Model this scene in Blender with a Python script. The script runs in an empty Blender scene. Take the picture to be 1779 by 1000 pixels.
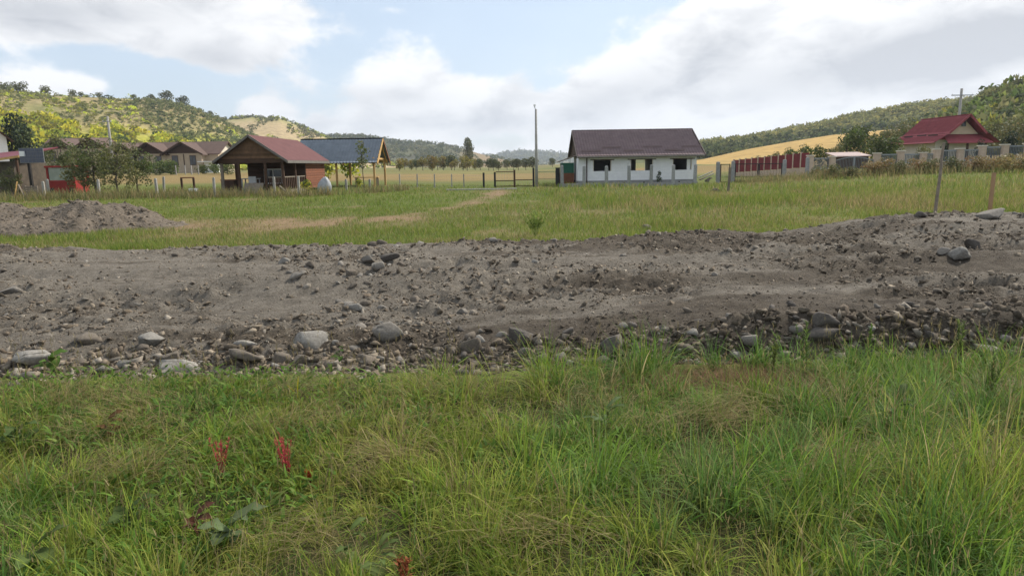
import bpy, bmesh, math, random
import numpy as np
from mathutils import Vector, Matrix

R = math.radians
sc = bpy.context.scene
COL = sc.collection
random.seed(11)
rng = np.random.default_rng(11)

# ------------------------------------------------------------------ camera
FPX = 1186.0                       # focal length in pixels of the 1779 px wide photograph
PITCH = math.atan(213 / FPX)
ROLL = R(0.9)
CAMH = 1.65
cam_d = bpy.data.cameras.new("camera")
cam = bpy.data.objects.new("camera", cam_d)
COL.objects.link(cam)
cam_d.sensor_width = 36.0
cam_d.lens = 36.0 * FPX / 1779.0
cam_d.clip_start = 0.05
cam_d.clip_end = 20000
cam.matrix_world = (Matrix.Translation((0, 0, CAMH)) @ Matrix.Rotation(math.pi / 2 - PITCH, 4, 'X')
                    @ Matrix.Rotation(-ROLL, 4, 'Z'))
sc.camera = cam


def ray(px, py):
    a = (px - 889.5) / FPX
    b = (500 - py) / FPX
    x = a * math.cos(ROLL) + b * math.sin(ROLL)
    y = -a * math.sin(ROLL) + b * math.cos(ROLL)
    return x, math.cos(PITCH) + y * math.sin(PITCH), -math.sin(PITCH) + y * math.cos(PITCH)


def at(px, py, Y):
    x, y, z = ray(px, py)
    t = Y / y
    return Vector((x * t, Y, CAMH + z * t))


# ------------------------------------------------------------------ sun, sky
SUN_AZ, SUN_EL = R(50), R(42)      # azimuth measured from +Y (view) towards +X (right)
world = bpy.data.worlds.new("World")
sc.world = world
world.use_nodes = True
wn, wl = world.node_tree.nodes, world.node_tree.links
wn.clear()


def wmath(op, a, b=None, c=None, clamp=False):
    n = wn.new("ShaderNodeMath")
    n.operation = op
    n.use_clamp = clamp
    for i, v in enumerate((a, b, c)):
        if v is None:
            continue
        if isinstance(v, (int, float)):
            n.inputs[i].default_value = v
        else:
            wl.new(v, n.inputs[i])
    return n.outputs[0]


def wss(x, lo, hi):
    n = wn.new("ShaderNodeMapRange")
    n.interpolation_type = 'SMOOTHSTEP'
    n.inputs['From Min'].default_value = lo
    n.inputs['From Max'].default_value = hi
    wl.new(x, n.inputs['Value'])
    return n.outputs['Result']


sky = wn.new("ShaderNodeTexSky")
sky.sky_type = 'NISHITA'
sky.sun_disc = False
sky.sun_elevation = SUN_EL
sky.sun_rotation = SUN_AZ
sky.altitude = 300
sky.air_density = 1.0
sky.dust_density = 1.2
sky.ozone_density = 1.5
tc = wn.new("ShaderNodeTexCoord")
sep = wn.new("ShaderNodeSeparateXYZ")
wl.new(tc.outputs['Generated'], sep.inputs[0])
DX, DY, DZ = sep.outputs
az = wmath('ARCTAN2', DX, DY)
el = wmath('ARCSINE', DZ)


def wnoise(scale, detail, rough, sy=1.0, off=0.0, dist=0.0):
    mp = wn.new("ShaderNodeMapping")
    mp.inputs['Scale'].default_value = (scale, scale, scale * sy)
    mp.inputs['Location'].default_value = (off, off * .7, off * 1.3)
    wl.new(tc.outputs['Generated'], mp.inputs[0])
    n = wn.new("ShaderNodeTexNoise")
    n.inputs['Scale'].default_value = 1
    n.inputs['Detail'].default_value = detail
    n.inputs['Roughness'].default_value = rough
    n.inputs['Distortion'].default_value = dist
    wl.new(mp.outputs[0], n.inputs['Vector'])
    return n.outputs['Fac']


def ang(px, py):
    x, y, z = ray(px, py)
    l = math.sqrt(x * x + y * y + z * z)
    return math.atan2(x, y), math.asin(z / l)


def blob(px, py, rx, ry, amp, tilt=0.0):
    a0, e0 = ang(px, py)
    u = wmath('SUBTRACT', az, a0)
    v = wmath('SUBTRACT', el, e0)
    if tilt:
        c, s = math.cos(tilt), math.sin(tilt)
        u2 = wmath('ADD', wmath('MULTIPLY', u, c), wmath('MULTIPLY', v, s))
        v2 = wmath('SUBTRACT', wmath('MULTIPLY', v, c), wmath('MULTIPLY', u, s))
        u, v = u2, v2
    u = wmath('DIVIDE', u, rx / FPX)
    v = wmath('DIVIDE', v, ry / FPX)
    q = wmath('ADD', wmath('MULTIPLY', u, u), wmath('MULTIPLY', v, v))
    return wmath('MULTIPLY', wmath('EXPONENT', wmath('MULTIPLY', q, -1.0)), amp)


def total(lst):
    s = lst[0]
    for b in lst[1:]:
        s = wmath('ADD', s, b)
    return s


n_big = wnoise(7, 6, .55, 1.7, 3.1, .15)
n_fine = wnoise(22, 5, .6, 1.4, 9.4, .2)
n_gen = wnoise(2.6, 5, .55, 2.0, 5.2, .2)
# clouds in the part of the sky the photograph shows
cover = total([
    blob(230, -5, 330, 48, 1.15, -.05), blob(400, 78, 95, 50, 1.1), blob(300, 40, 130, 40, .6), blob(20, 45, 110, 34, .7), blob(105, 148, 85, 24, 1.0),
    blob(690, 150, 118, 62, 1.2), blob(630, 225, 210, 34, .85), blob(885, 190, 66, 42, 1.0), blob(690, 18, 34, 12, .40),
    blob(1480, 40, 280, 100, 1.5), blob(1340, 190, 290, 80, 1.4), blob(1750, 120, 260, 130, 1.3), blob(1060, 165, 105, 52, 1.1, .45),
    blob(1230, 60, 90, 55, .9, .6), blob(455, 190, 50, 22, .8), blob(40, 290, 300, 50, .5), blob(900, 275, 900, 30, .6)])
nz = wmath('ADD', wmath('MULTIPLY', wmath('SUBTRACT', n_big, .5), 1.7), wmath('MULTIPLY', wmath('SUBTRACT', n_fine, .5), .55))
seen = total([wmath('MULTIPLY', wss(az, -1.05, -.78), wss(wmath('MULTIPLY', az, -1), -1.05, -.78))])
seen = wmath('MULTIPLY', seen, wss(wmath('MULTIPLY', el, -1), -.42, -.27))
gen = wss(wmath('ADD', n_gen, wmath('MULTIPLY', wmath('SUBTRACT', n_fine, .5), .15)), .46, .60)
mask_v = wss(wmath('ADD', cover, nz), .46, .80)
mask = wmath('ADD', wmath('MULTIPLY', mask_v, seen), wmath('MULTIPLY', gen, wmath('SUBTRACT', 1.0, seen)), clamp=True)
# grey undersides
grey = total([
    blob(40, 15, 120, 30, .8), blob(380, 102, 90, 26, .8), blob(270, 20, 160, 26, .35), blob(620, 172, 130, 20, .65), blob(680, 215, 110, 16, .4),
    blob(855, 213, 55, 26, .7, .3), blob(1055, 180, 110, 42, .75, .3), blob(1250, 105, 80, 42, .5, .4), blob(1570, 105, 210, 42, 1.15, .12),
    blob(1720, 70, 120, 40, .6), blob(1240, 60, 60, 30, .3), blob(1270, 172, 60, 14, .4)])
n_shade = wnoise(11, 5, .55, 2.2, 14.7, .3)
grey = wmath('ADD', wmath('MULTIPLY', grey, wss(n_big, .12, .55)), wmath('MULTIPLY', wss(n_shade, .42, .72), .48), clamp=True)
grey_all = wmath('ADD', wmath('MULTIPLY', grey, seen),
                 wmath('MULTIPLY', wmath('MULTIPLY', wss(n_big, .4, .75), .7), wmath('SUBTRACT', 1.0, seen)), clamp=True)
CW, CG = (9.6, 9.6, 9.65, 1), (4.9, 5.1, 5.5, 1)


def wmix(f, a, b):
    n = wn.new("ShaderNodeMix")
    n.data_type = 'RGBA'
    ins = [i for i in n.inputs if i.type == 'RGBA']
    wl.new(f, n.inputs[0])
    for s, v in zip(ins, (a, b)):
        if isinstance(v, tuple):
            s.default_value = v
        else:
            wl.new(v, s)
    return [o for o in n.outputs if o.type == 'RGBA'][0]


cloudc = wmix(grey_all, CW, CG)
lift = wn.new("ShaderNodeMix")       # thin high veil over the blue
lift.data_type = 'RGBA'
blue = wmix(wmath('ADD', .35, wmath('MULTIPLY', n_big, .3)), sky.outputs[0], (7.4, 8.6, 10.0, 1))
skyc = wmix(mask, blue, cloudc)
bg = wn.new("ShaderNodeBackground")
bg.inputs['Strength'].default_value = 0.085
wl.new(skyc, bg.inputs['Color'])
wo = wn.new("ShaderNodeOutputWorld")
wl.new(bg.outputs[0], wo.inputs['Surface'])
for n in [x for x in wn if x == lift]:
    wn.remove(n)

sd = bpy.data.lights.new("sun", 'SUN')
sd.energy = 4.2
sd.angle = R(6)
sd.color = (1.0, .93, .82)
sun = bpy.data.objects.new("sun", sd)
COL.objects.link(sun)
sv = Vector((math.sin(SUN_AZ) * math.cos(SUN_EL), math.cos(SUN_AZ) * math.cos(SUN_EL), math.sin(SUN_EL)))
sun.rotation_euler = sv.to_track_quat('Z', 'Y').to_euler()
sun.location = sv * 300

sc.view_settings.view_transform = 'Standard'
sc.view_settings.look = 'None'
sc.view_settings.gamma = 1
sc.view_settings.exposure = 0.5
sc.view_settings.use_curve_mapping = False
sc.cycles.use_denoising = True
sc.cycles.max_bounces = 6
sc.cycles.diffuse_bounces = 3
sc.cycles.transparent_max_bounces = 8
sc.cycles.volume_bounces = 0

# ------------------------------------------------------------------ noise and terrain functions
_T = rng.random((256, 256))


def vn(x, y):
    xi = np.floor(x).astype(np.int64)
    yi = np.floor(y).astype(np.int64)
    fx = x - xi
    fy = y - yi
    fx = fx * fx * (3 - 2 * fx)
    fy = fy * fy * (3 - 2 * fy)
    a = _T[xi & 255, yi & 255]
    b = _T[(xi + 1) & 255, yi & 255]
    c = _T[xi & 255, (yi + 1) & 255]
    d = _T[(xi + 1) & 255, (yi + 1) & 255]
    return (a * (1 - fx) + b * fx) * (1 - fy) + (c * (1 - fx) + d * fx) * fy


def fbm(x, y, o=4, seed=0.0, g=.5):
    x = np.asarray(x, float)
    y = np.asarray(y, float)
    s = 0.0
    w = 1.0
    t = 0.0
    for k in range(o):
        s = s + w * vn(x * 2 ** k + seed * 17.31 + k * 5.7, y * 2 ** k - seed * 9.17 + k * 3.3)
        t += w
        w *= g
    return s / t


def ss(a, b, x):
    t = np.clip((np.asarray(x, float) - a) / (b - a), 0, 1)
    return t * t * (3 - 2 * t)


def H(x, y):
    x = np.asarray(x, float)
    y = np.asarray(y, float)
    h = .28 * ss(3, 10, x) * ss(8, 14, y) * (1 - ss(22, 40, y))
    h = h + 1.0 * ss(10, 34, x) * ss(24, 48, y)
    h = h + .22 * ss(-4, -16, x) * ss(20, 40, y)
    h = h + .9 * ss(-15, -60, x) * ss(60, 140, y)
    h = h + 2.0 * ss(40, 110, x) * ss(60, 160, y)
    h = h + .05 * (fbm(x * .5, y * .5, 3, 1) - .5) * ss(0, 2, y) + .16 * (fbm(x * .11, y * .11, 3, 2) - .5) * ss(12, 25, y)
    return h


def Hf(x, y):
    return float(H(x, y))


def road_near(x):
    return 5.16 + .26 * ss(-2, 2, x) + .28 * (fbm(np.asarray(x) * .9, 3.3 + 0 * np.asarray(x), 3, 5) - .5)


def road_far(x):
    return 14.2 + .5 * (fbm(np.asarray(x) * .5, 8.1 + 0 * np.asarray(x), 3, 6) - .5) + .5 * ss(5, 9, x)


def road_h(x, y):
    x = np.asarray(x, float)
    y = np.asarray(y, float)
    yn, yf = road_near(x), road_far(x)
    cn = .10 + .20 * ss(-1.5, 3.5, x)
    cf = np.interp(x, [-18, -6, -2, 0, 1.6, 3, 4.3, 5, 6.2, 7.2, 8.4, 18],
                   [.12, .09, .10, .13, .18, .28, .27, .16, .18, .26, .22, .14])
    t = np.clip((y - yn) / (yf - yn), 0, 1)
    mid = .16 + .10 * ss(0, 6, x)
    h = np.where(t < .5, cn + (mid - cn) * ss(0, .5, t), mid + (cf - mid) * ss(.5, .97, t))
    w = 1.05 - .45 * ss(-1, 3, x)
    edge = ss(0, 1, (y - yn + .12) / w) * ss(0, 1, (yf + .25 - y) / .55)
    big = (fbm(x * .35, y * 1.0, 4, 11) - .5) * .15
    # ruts pressed by wheels along the road
    rut = -.085 * np.exp(-((y - 8.2 - .25 * np.sin(x * .35)) / .35) ** 2) - .075 * np.exp(-((y - 10.0 - .25 * np.sin(x * .35 + .4)) / .33) ** 2)
    rut = rut + .10 * np.exp(-((y - 9.1 - .3 * np.sin(x * .35)) / .28) ** 2) * ss(.35, .65, fbm(x * .6, y * .6, 3, 3))
    mid_n = (fbm(x * 2.6, y * 3.4, 4, 12) - .5)
    rough = fbm(x * .55, y * .8, 3, 14)
    fine = (fbm(x * 8, y * 9, 4, 13, .6) - .5) * (.06 + .13 * ss(.38, .60, rough))
    base = H(x, y)
    return base + (h + big + rut + mid_n * (.055 + .13 * ss(.40, .64, rough)) + fine) * edge - .05 * (1 - edge)


# ------------------------------------------------------------------ materials
MATS = {}


def mat(name, c1, c2=None, scale=6.0, rough=.9, bump=0.0, bscale=None, metal=0.0, spec=.3, rand=0.0, detail=5, stretch=None, c3=None):
    if name in MATS:
        return MATS[name]
    m = bpy.data.materials.new(name)
    m.use_nodes = True
    n, l = m.node_tree.nodes, m.node_tree.links
    bs = n['Principled BSDF']
    bs.inputs['Roughness'].default_value = rough
    bs.inputs['Metallic'].default_value = metal
    bs.inputs['Specular IOR Level'].default_value = spec
    c2 = c2 or tuple(v * .75 for v in c1)
    t = n.new('ShaderNodeTexCoord')
    src = t.outputs['Object']
    if stretch:
        mp = n.new('ShaderNodeMapping')
        mp.inputs['Scale'].default_value = stretch
        l.new(src, mp.inputs[0])
        src = mp.outputs[0]
    if rand:
        oi = n.new('ShaderNodeObjectInfo')
        ad = n.new('ShaderNodeVectorMath')
        ad.operation = 'ADD'
        sc_ = n.new('ShaderNodeVectorMath')
        sc_.operation = 'SCALE'
        l.new(oi.outputs['Location'], sc_.inputs[0])
        sc_.inputs['Scale'].default_value = 3.7
        l.new(src, ad.inputs[0])
        l.new(sc_.outputs[0], ad.inputs[1])
        src = ad.outputs[0]
    no = n.new('ShaderNodeTexNoise')
    no.inputs['Scale'].default_value = scale
    no.inputs['Detail'].default_value = detail
    no.inputs['Roughness'].default_value = .65
    l.new(src, no.inputs['Vector'])
    rp = n.new('ShaderNodeValToRGB')
    rp.color_ramp.elements[0].position = .32
    rp.color_ramp.elements[1].position = .70
    rp.color_ramp.elements[0].color = (*c2, 1)
    rp.color_ramp.elements[1].color = (*c1, 1)
    if c3:
        e = rp.color_ramp.elements.new(.52)
        e.color = (*c3, 1)
    l.new(no.outputs['Fac'], rp.inputs[0])
    out = rp.outputs[0]
    if rand:
        hs = n.new('ShaderNodeHueSaturation')
        ma = n.new('ShaderNodeMapRange')
        ma.inputs['To Min'].default_value = 1 - rand
        ma.inputs['To Max'].default_value = 1 + rand
        l.new(oi.outputs['Random'], ma.inputs['Value'])
        l.new(ma.outputs[0], hs.inputs['Value'])
        l.new(out, hs.inputs['Color'])
        out = hs.outputs[0]
    l.new(out, bs.inputs['Base Color'])
    if bump:
        b2 = n.new('ShaderNodeTexNoise')
        b2.inputs['Scale'].default_value = bscale or scale * 4
        b2.inputs['Detail'].default_value = 6
        l.new(src, b2.inputs['Vector'])
        bp = n.new('ShaderNodeBump')
        bp.inputs['Strength'].default_value = min(1, bump * 20)
        bp.inputs['Distance'].default_value = bump
        l.new(b2.outputs['Fac'], bp.inputs['Height'])
        l.new(bp.outputs[0], bs.inputs['Normal'])
    MATS[name] = m
    return m


def foliage_mat(name, trans=.35, rough=.6, rand=0.0):
    """leaf colour comes from the mesh attribute 'tint' (what the leaf itself is coloured)"""
    if name in MATS:
        return MATS[name]
    m = bpy.data.materials.new(name)
    m.use_nodes = True
    n, l = m.node_tree.nodes, m.node_tree.links
    bs = n['Principled BSDF']
    at_ = n.new('ShaderNodeAttribute')
    at_.attribute_name = 'tint'
    out = at_.outputs['Color']
    if rand:
        oi = n.new('ShaderNodeObjectInfo')
        hs = n.new('ShaderNodeHueSaturation')
        for key, lo, hi, mul in (('Value', 1 - rand, 1 + rand, 1.0), ('Hue', .5 - rand * .06, .5 + rand * .06, 7.31)):
            ma = n.new('ShaderNodeMapRange')
            ma.inputs['To Min'].default_value = lo
            ma.inputs['To Max'].default_value = hi
            mm = n.new('ShaderNodeMath')
            mm.operation = 'MULTIPLY'
            mm.inputs[1].default_value = mul
            l.new(oi.outputs['Random'], mm.inputs[0])
            fr = n.new('ShaderNodeMath')
            fr.operation = 'FRACT'
            l.new(mm.outputs[0], fr.inputs[0])
            l.new(fr.outputs[0], ma.inputs['Value'])
            l.new(ma.outputs[0], hs.inputs[key])
        l.new(out, hs.inputs['Color'])
        out = hs.outputs[0]
    l.new(out, bs.inputs['Base Color'])
    bs.inputs['Roughness'].default_value = rough
    bs.inputs['Specular IOR Level'].default_value = .25
    tr = n.new('ShaderNodeBsdfTranslucent')
    l.new(out, tr.inputs['Color'])
    mx = n.new('ShaderNodeMixShader')
    mx.inputs[0].default_value = trans
    l.new(bs.outputs[0], mx.inputs[1])
    l.new(tr.outputs[0], mx.inputs[2])
    l.new(mx.outputs[0], n['Material Output'].inputs['Surface'])
    MATS[name] = m
    return m


def ground_mat():
    m = bpy.data.materials.new('meadow_soil')
    m.use_nodes = True
    n, l = m.node_tree.nodes, m.node_tree.links
    bs = n['Principled BSDF']
    bs.inputs['Roughness'].default_value = 1
    bs.inputs['Specular IOR Level'].default_value = .1
    a = n.new('ShaderNodeAttribute')
    a.attribute_name = 'tint'
    t = n.new('ShaderNodeTexCoord')
    no = n.new('ShaderNodeTexNoise')
    no.inputs['Scale'].default_value = 5
    no.inputs['Detail'].default_value = 8
    no.inputs['Roughness'].default_value = .7
    l.new(t.outputs['Object'], no.inputs['Vector'])
    mr = n.new('ShaderNodeMapRange')
    mr.inputs['From Min'].default_value = .3
    mr.inputs['From Max'].default_value = .7
    mr.inputs['To Min'].default_value = .6
    mr.inputs['To Max'].default_value = 1.35
    l.new(no.outputs['Fac'], mr.inputs['Value'])
    hs = n.new('ShaderNodeHueSaturation')
    l.new(a.outputs['Color'], hs.inputs['Color'])
    l.new(mr.outputs[0], hs.inputs['Value'])
    l.new(hs.outputs[0], bs.inputs['Base Color'])
    bp = n.new('ShaderNodeBump')
    bp.inputs['Strength'].default_value = .8
    bp.inputs['Distance'].default_value = .05
    l.new(no.outputs['Fac'], bp.inputs['Height'])
    l.new(bp.outputs[0], bs.inputs['Normal'])
    return m


def road_mat():
    m = bpy.data.materials.new('gravelly_dirt')
    m.use_nodes = True
    n, l = m.node_tree.nodes, m.node_tree.links
    bs = n['Principled BSDF']
    bs.inputs['Roughness'].default_value = .95
    bs.inputs['Specular IOR Level'].default_value = .15
    t = n.new('ShaderNodeTexCoord')

    def noise(s, d, r=.65):
        q = n.new('ShaderNodeTexNoise')
        q.inputs['Scale'].default_value = s
        q.inputs['Detail'].default_value = d
        q.inputs['Roughness'].default_value = r
        l.new(t.outputs['Object'], q.inputs['Vector'])
        return q.outputs['Fac']
    big, mid, fine = noise(.55, 4), noise(5, 7, .75), noise(30, 8, .8)
    at_ = n.new('ShaderNodeAttribute')
    at_.attribute_name = 'damp_shade'
    r1 = n.new('ShaderNodeValToRGB')
    r1.color_ramp.elements[0].position, r1.color_ramp.elements[1].position = .3, .72
    r1.color_ramp.elements[0].color = (.096, .082, .066, 1)
    r1.color_ramp.elements[1].color = (.222, .197, .162, 1)
    l.new(mid, r1.inputs[0])
    r2 = n.new('ShaderNodeValToRGB')
    r2.color_ramp.elements[0].position, r2.color_ramp.elements[1].position = .35, .7
    r2.color_ramp.elements[0].color = (.050, .040, .030, 1)
    r2.color_ramp.elements[1].color = (.120, .099, .075, 1)
    l.new(mid, r2.inputs[0])
    mx = n.new('ShaderNodeMix')
    mx.data_type = 'RGBA'
    ins = [i for i in mx.inputs if i.type == 'RGBA']
    l.new(at_.outputs['Fac'], mx.inputs[0])
    l.new(r1.outputs[0], ins[0])
    l.new(r2.outputs[0], ins[1])
    hs = n.new('ShaderNodeHueSaturation')
    mr = n.new('ShaderNodeMapRange')
    mr.inputs['From Min'].default_value, mr.inputs['From Max'].default_value = .3, .7
    mr.inputs['To Min'].default_value, mr.inputs['To Max'].default_value = .6, 1.4
    l.new(fine, mr.inputs['Value'])
    l.new(mr.outputs[0], hs.inputs['Value'])
    l.new([o for o in mx.outputs if o.type == 'RGBA'][0], hs.inputs['Color'])
    l.new(hs.outputs[0], bs.inputs['Base Color'])
    b1 = n.new('ShaderNodeBump')
    b1.inputs['Strength'].default_value = 1
    b1.inputs['Distance'].default_value = .035
    l.new(fine, b1.inputs['Height'])
    l.new(b1.outputs[0], bs.inputs['Normal'])
    return m


# ------------------------------------------------------------------ mesh helpers
def mesh_np(name, verts, faces, nside, tint=None, smooth=False):
    """verts (n,3), faces (m,nside) numpy"""
    me = bpy.data.meshes.new(name)
    verts = np.ascontiguousarray(verts, np.float32)
    faces = np.ascontiguousarray(faces, np.int32)
    me.vertices.add(len(verts))
    me.vertices.foreach_set('co', verts.ravel())
    me.loops.add(faces.size)
    me.loops.foreach_set('vertex_index', faces.ravel())
    me.polygons.add(len(faces))
    me.polygons.foreach_set('loop_start', np.arange(0, faces.size, nside, dtype=np.int32))
    if tint is not None:
        a = me.attributes.new('tint', 'FLOAT_COLOR', 'POINT')
        c = np.ones((len(verts), 4), np.float32)
        c[:, :3] = tint
        a.data.foreach_set('color', c.ravel())
    me.update(calc_edges=True)
    if smooth:
        me.polygons.foreach_set('use_smooth', np.ones(len(faces), bool))
    return me


def link(name, me, m=None, parent=None):
    o = bpy.data.objects.new(name, me)
    COL.objects.link(o)
    if m is not None and me is not None and len(me.materials) == 0:
        me.materials.append(m)
    if parent is not None:
        o.parent = parent
    return o


def tag(o, label=None, cat=None, group=None, kind=None):
    if label:
        o['label'] = label
    if cat:
        o['category'] = cat
    if group:
        o['group'] = group
    if kind:
        o['kind'] = kind
    return o


def thing(name, loc, label, cat, rz=0.0, group=None):
    o = bpy.data.objects.new(name, None)
    o.empty_display_size = .2
    COL.objects.link(o)
    o.location = loc
    o.rotation_euler = (0, 0, rz)
    return tag(o, label, cat, group)


class MB:
    def __init__(s):
        s.v, s.f = [], []

    def add(s, vs, fs):
        k = len(s.v)
        s.v += [tuple(v) for v in vs]
        s.f += [tuple(i + k for i in f) for f in fs]
        return s

    def box(s, x0, x1, y0, y1, z0, z1):
        return s.add([(x0, y0, z0), (x1, y0, z0), (x1, y1, z0), (x0, y1, z0), (x0, y0, z1), (x1, y0, z1), (x1, y1, z1), (x0, y1, z1)],
                     [(3, 2, 1, 0), (4, 5, 6, 7), (0, 1, 5, 4), (1, 2, 6, 5), (2, 3, 7, 6), (3, 0, 4, 7)])

    def beam(s, p, q, w, h, up=(0, 0, 1)):
        p, q = Vector(p), Vector(q)
        d = (q - p).normalized()
        u = Vector(up)
        if abs(d.dot(u)) > .98:
            u = Vector((0, 1, 0))
        a = d.cross(u).normalized()
        b = a.cross(d).normalized()
        vs = []
        for c in (p, q):
            for i, j in ((-1, -1), (1, -1), (1, 1), (-1, 1)):
                vs.append(c + a * (i * w / 2) + b * (j * h / 2))
        return s.add(vs, [(0, 1, 2, 3), (7, 6, 5, 4), (0, 4, 5, 1), (1, 5, 6, 2), (2, 6, 7, 3), (3, 7, 4, 0)])

    def cyl(s, p, q, r0, r1, n=8):
        p, q = Vector(p), Vector(q)
        d = (q - p).normalized()
        u = Vector((0, 0, 1)) if abs(d.z) < .9 else Vector((1, 0, 0))
        a = d.cross(u).normalized()
        b = d.cross(a).normalized()
        vs = []
        for c, r in ((p, r0), (q, r1)):
            for i in range(n):
                t = 2 * math.pi * i / n
                vs.append(c + a * (r * math.cos(t)) + b * (r * math.sin(t)))
        fs = [(i, (i + 1) % n, n + (i + 1) % n, n + i) for i in range(n)]
        fs += [tuple(range(n))[::-1], tuple(range(n, 2 * n))]
        return s.add(vs, fs)

    def prism(s, poly, y0, y1):
        """polygon of (x,z) extruded along y"""
        n = len(poly)
        vs = [(x, y0, z) for x, z in poly] + [(x, y1, z) for x, z in poly]
        fs = [(i, (i + 1) % n, n + (i + 1) % n, n + i) for i in range(n)] + [tuple(range(n))[::-1], tuple(range(n, 2 * n))]
        return s.add(vs, fs)

    def build(s, name, m, parent=None, bevel=0.0, smooth=False):
        me = bpy.data.meshes.new(name)
        me.from_pydata(s.v, [], s.f)
        bm = bmesh.new()
        bm.from_mesh(me)
        bmesh.ops.recalc_face_normals(bm, faces=bm.faces)
        if bevel:
            bmesh.ops.bevel(bm, geom=bm.edges[:], offset=bevel, segments=1, affect='EDGES')
        bm.to_mesh(me)
        bm.free()
        if smooth:
            for p in me.polygons:
                p.use_smooth = True
        return link(name, me, m, parent)


def copy_tree(o, parent=None):
    c = o.copy()
    COL.objects.link(c)
    c.parent = parent
    for ch in list(o.children):
        copy_tree(ch, c)
    return c


def rotm(n):
    """n random rotation matrices"""
    q = rng.normal(size=(n, 4))
    q /= np.linalg.norm(q, axis=1)[:, None]
    w, x, y, z = q.T
    return np.stack([np.stack([1 - 2 * (y * y + z * z), 2 * (x * y - z * w), 2 * (x * z + y * w)], -1),
                     np.stack([2 * (x * y + z * w), 1 - 2 * (x * x + z * z), 2 * (y * z - x * w)], -1),
                     np.stack([2 * (x * z - y * w), 2 * (y * z + x * w), 1 - 2 * (x * x + y * y)], -1)], 1)


def pick(cols, idx):
    return np.asarray(cols, float)[idx]


# ------------------------------------------------------------------ ground sheet
def meadow_dry(x, y):
    """how dry / worn the meadow is, 0..1: a worn track runs from the gate to the road"""
    tx = np.interp(y, [14, 17, 20, 24, 30, 38, 48], [-10, -8.0, -6.0, -3.6, -1.9, -.9, -.6])
    wd = np.interp(y, [14, 20, 30, 48], [3.8, 2.6, 1.3, 1.1])
    tr = np.exp(-((x - tx) / wd) ** 2) * ss(15, 18, y) * (1 - ss(46, 50, y))
    band = np.exp(-((y - 21 - 1.5 * fbm(x * .15, x * 0 + 2.2, 2, 4)) / 2.2) ** 2) * ss(4, -3, x) * .6
    nz_ = .6 * fbm(x * .35, y * .22, 4, 21) + .4 * fbm(x * 1.2, y * .5, 3, 22)
    two = .55 + .45 * np.cos((x - tx) / np.maximum(wd, .1) * 3.6)
    return np.clip((tr * .95 * two + band) * ss(.30, .68, nz_) * 1.5 + .9 * ss(.60, .78, nz_) * .7, 0, 1)


def ground_tint(x, y):
    d = meadow_dry(x, y)[..., None]
    n1 = fbm(x * .08, y * .08, 4, 31)[..., None]
    green = np.array([.072, .098, .022]) * (1 - n1) + np.array([.13, .14, .035]) * n1
    dry = np.array([.20, .140, .082])
    c = green * (1 - d) + dry * d
    gold = np.array([.165, .15, .055])
    rus = np.array([.26, .16, .075])
    far = ss(62, 80, y)[..., None]
    n2 = fbm(x * .012, y * .03, 3, 33)[..., None]
    strips = ss(.42, .58, n2)
    fc = (gold * (1 - strips) + np.array([.12, .135, .045]) * strips) * (.75 + .5 * n1)
    fc = fc * (1 - .5 * ss(.55, .65, fbm(y * .02, x * .002, 2, 35))[..., None]) + .5 * rus * ss(.55, .65, fbm(y * .02, x * .002, 2, 35))[..., None]
    c = c * (1 - far) + fc * far
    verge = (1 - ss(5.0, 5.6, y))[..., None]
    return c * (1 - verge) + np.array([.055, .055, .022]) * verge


def make_ground():
    def axis(n, a, s, lo, hi):
        u = np.linspace(-1, 1, n)
        v = np.sinh(u * s) / math.sinh(s)
        return np.where(v < 0, -v * lo, v * hi) + a
    xs = np.unique(np.concatenate([axis(220, 0, 6.2, -4200, 4200), np.arange(-26, 26, .45)]))
    ys = np.unique(np.concatenate([np.linspace(-40, 0, 12), np.arange(0, 62, .45), 62 + 5200 * (np.linspace(0, 1, 110) ** 3)]))
    X, Y = np.meshgrid(xs, ys)
    Z = H(X, Y)
    under = ss(5.4, 6.2, Y) * (1 - ss(13.2, 13.9, Y)) * (np.abs(X) < 30)
    Z = Z - .25 * under
    v = np.stack([X, Y, Z], -1).reshape(-1, 3)
    ny, nx = X.shape
    i = np.arange(ny - 1)[:, None] * nx + np.arange(nx - 1)[None]
    f = np.stack([i, i + 1, i + nx + 1, i + nx], -1).reshape(-1, 4)
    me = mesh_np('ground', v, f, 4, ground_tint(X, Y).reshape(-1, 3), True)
    return tag(link('ground', me, ground_mat()), kind='structure')


make_ground()


def make_road():
    xs = np.concatenate([np.arange(-24, -11, .14), np.arange(-11, 11.5, .06), np.arange(11.5, 24, .14)])
    ys = np.concatenate([np.arange(4.75, 8.5, .04), np.arange(8.5, 15.6, .07)])
    X, Y = np.meshgrid(xs, ys)
    Z = road_h(X, Y)
    v = np.stack([X, Y, Z], -1).reshape(-1, 3)
    ny, nx = X.shape
    i = np.arange(ny - 1)[:, None] * nx + np.arange(nx - 1)[None]
    f = np.stack([i, i + 1, i + nx + 1, i + nx], -1).reshape(-1, 4)
    me = mesh_np('dirt_road', v, f, 4, None, True)
    a = me.attributes.new('damp_shade', 'FLOAT', 'POINT')
    nd = .65 * fbm(X * .16, Y * 1.5, 4, 41) + .35 * fbm(X * 1.1, Y * 2.6, 4, 42)
    damp_shade = .95 * ss(.42, .58, nd + .16 * ss(-1, 5, X) - .10 + .30 * (1 - ss(5.8, 6.9, Y)) * ss(-1.8, .6, X) - .08 * ss(.0, 1, (1 - ss(7, 9, Y))) * ss(0, -4, X))  # damp streaks, plus the near right bank's shaded face painted dark
    a.data.foreach_set('value', damp_shade.astype(np.float32).ravel())
    return tag(link('dirt_road', me, road_mat()), kind='structure')


road = make_road()


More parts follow.
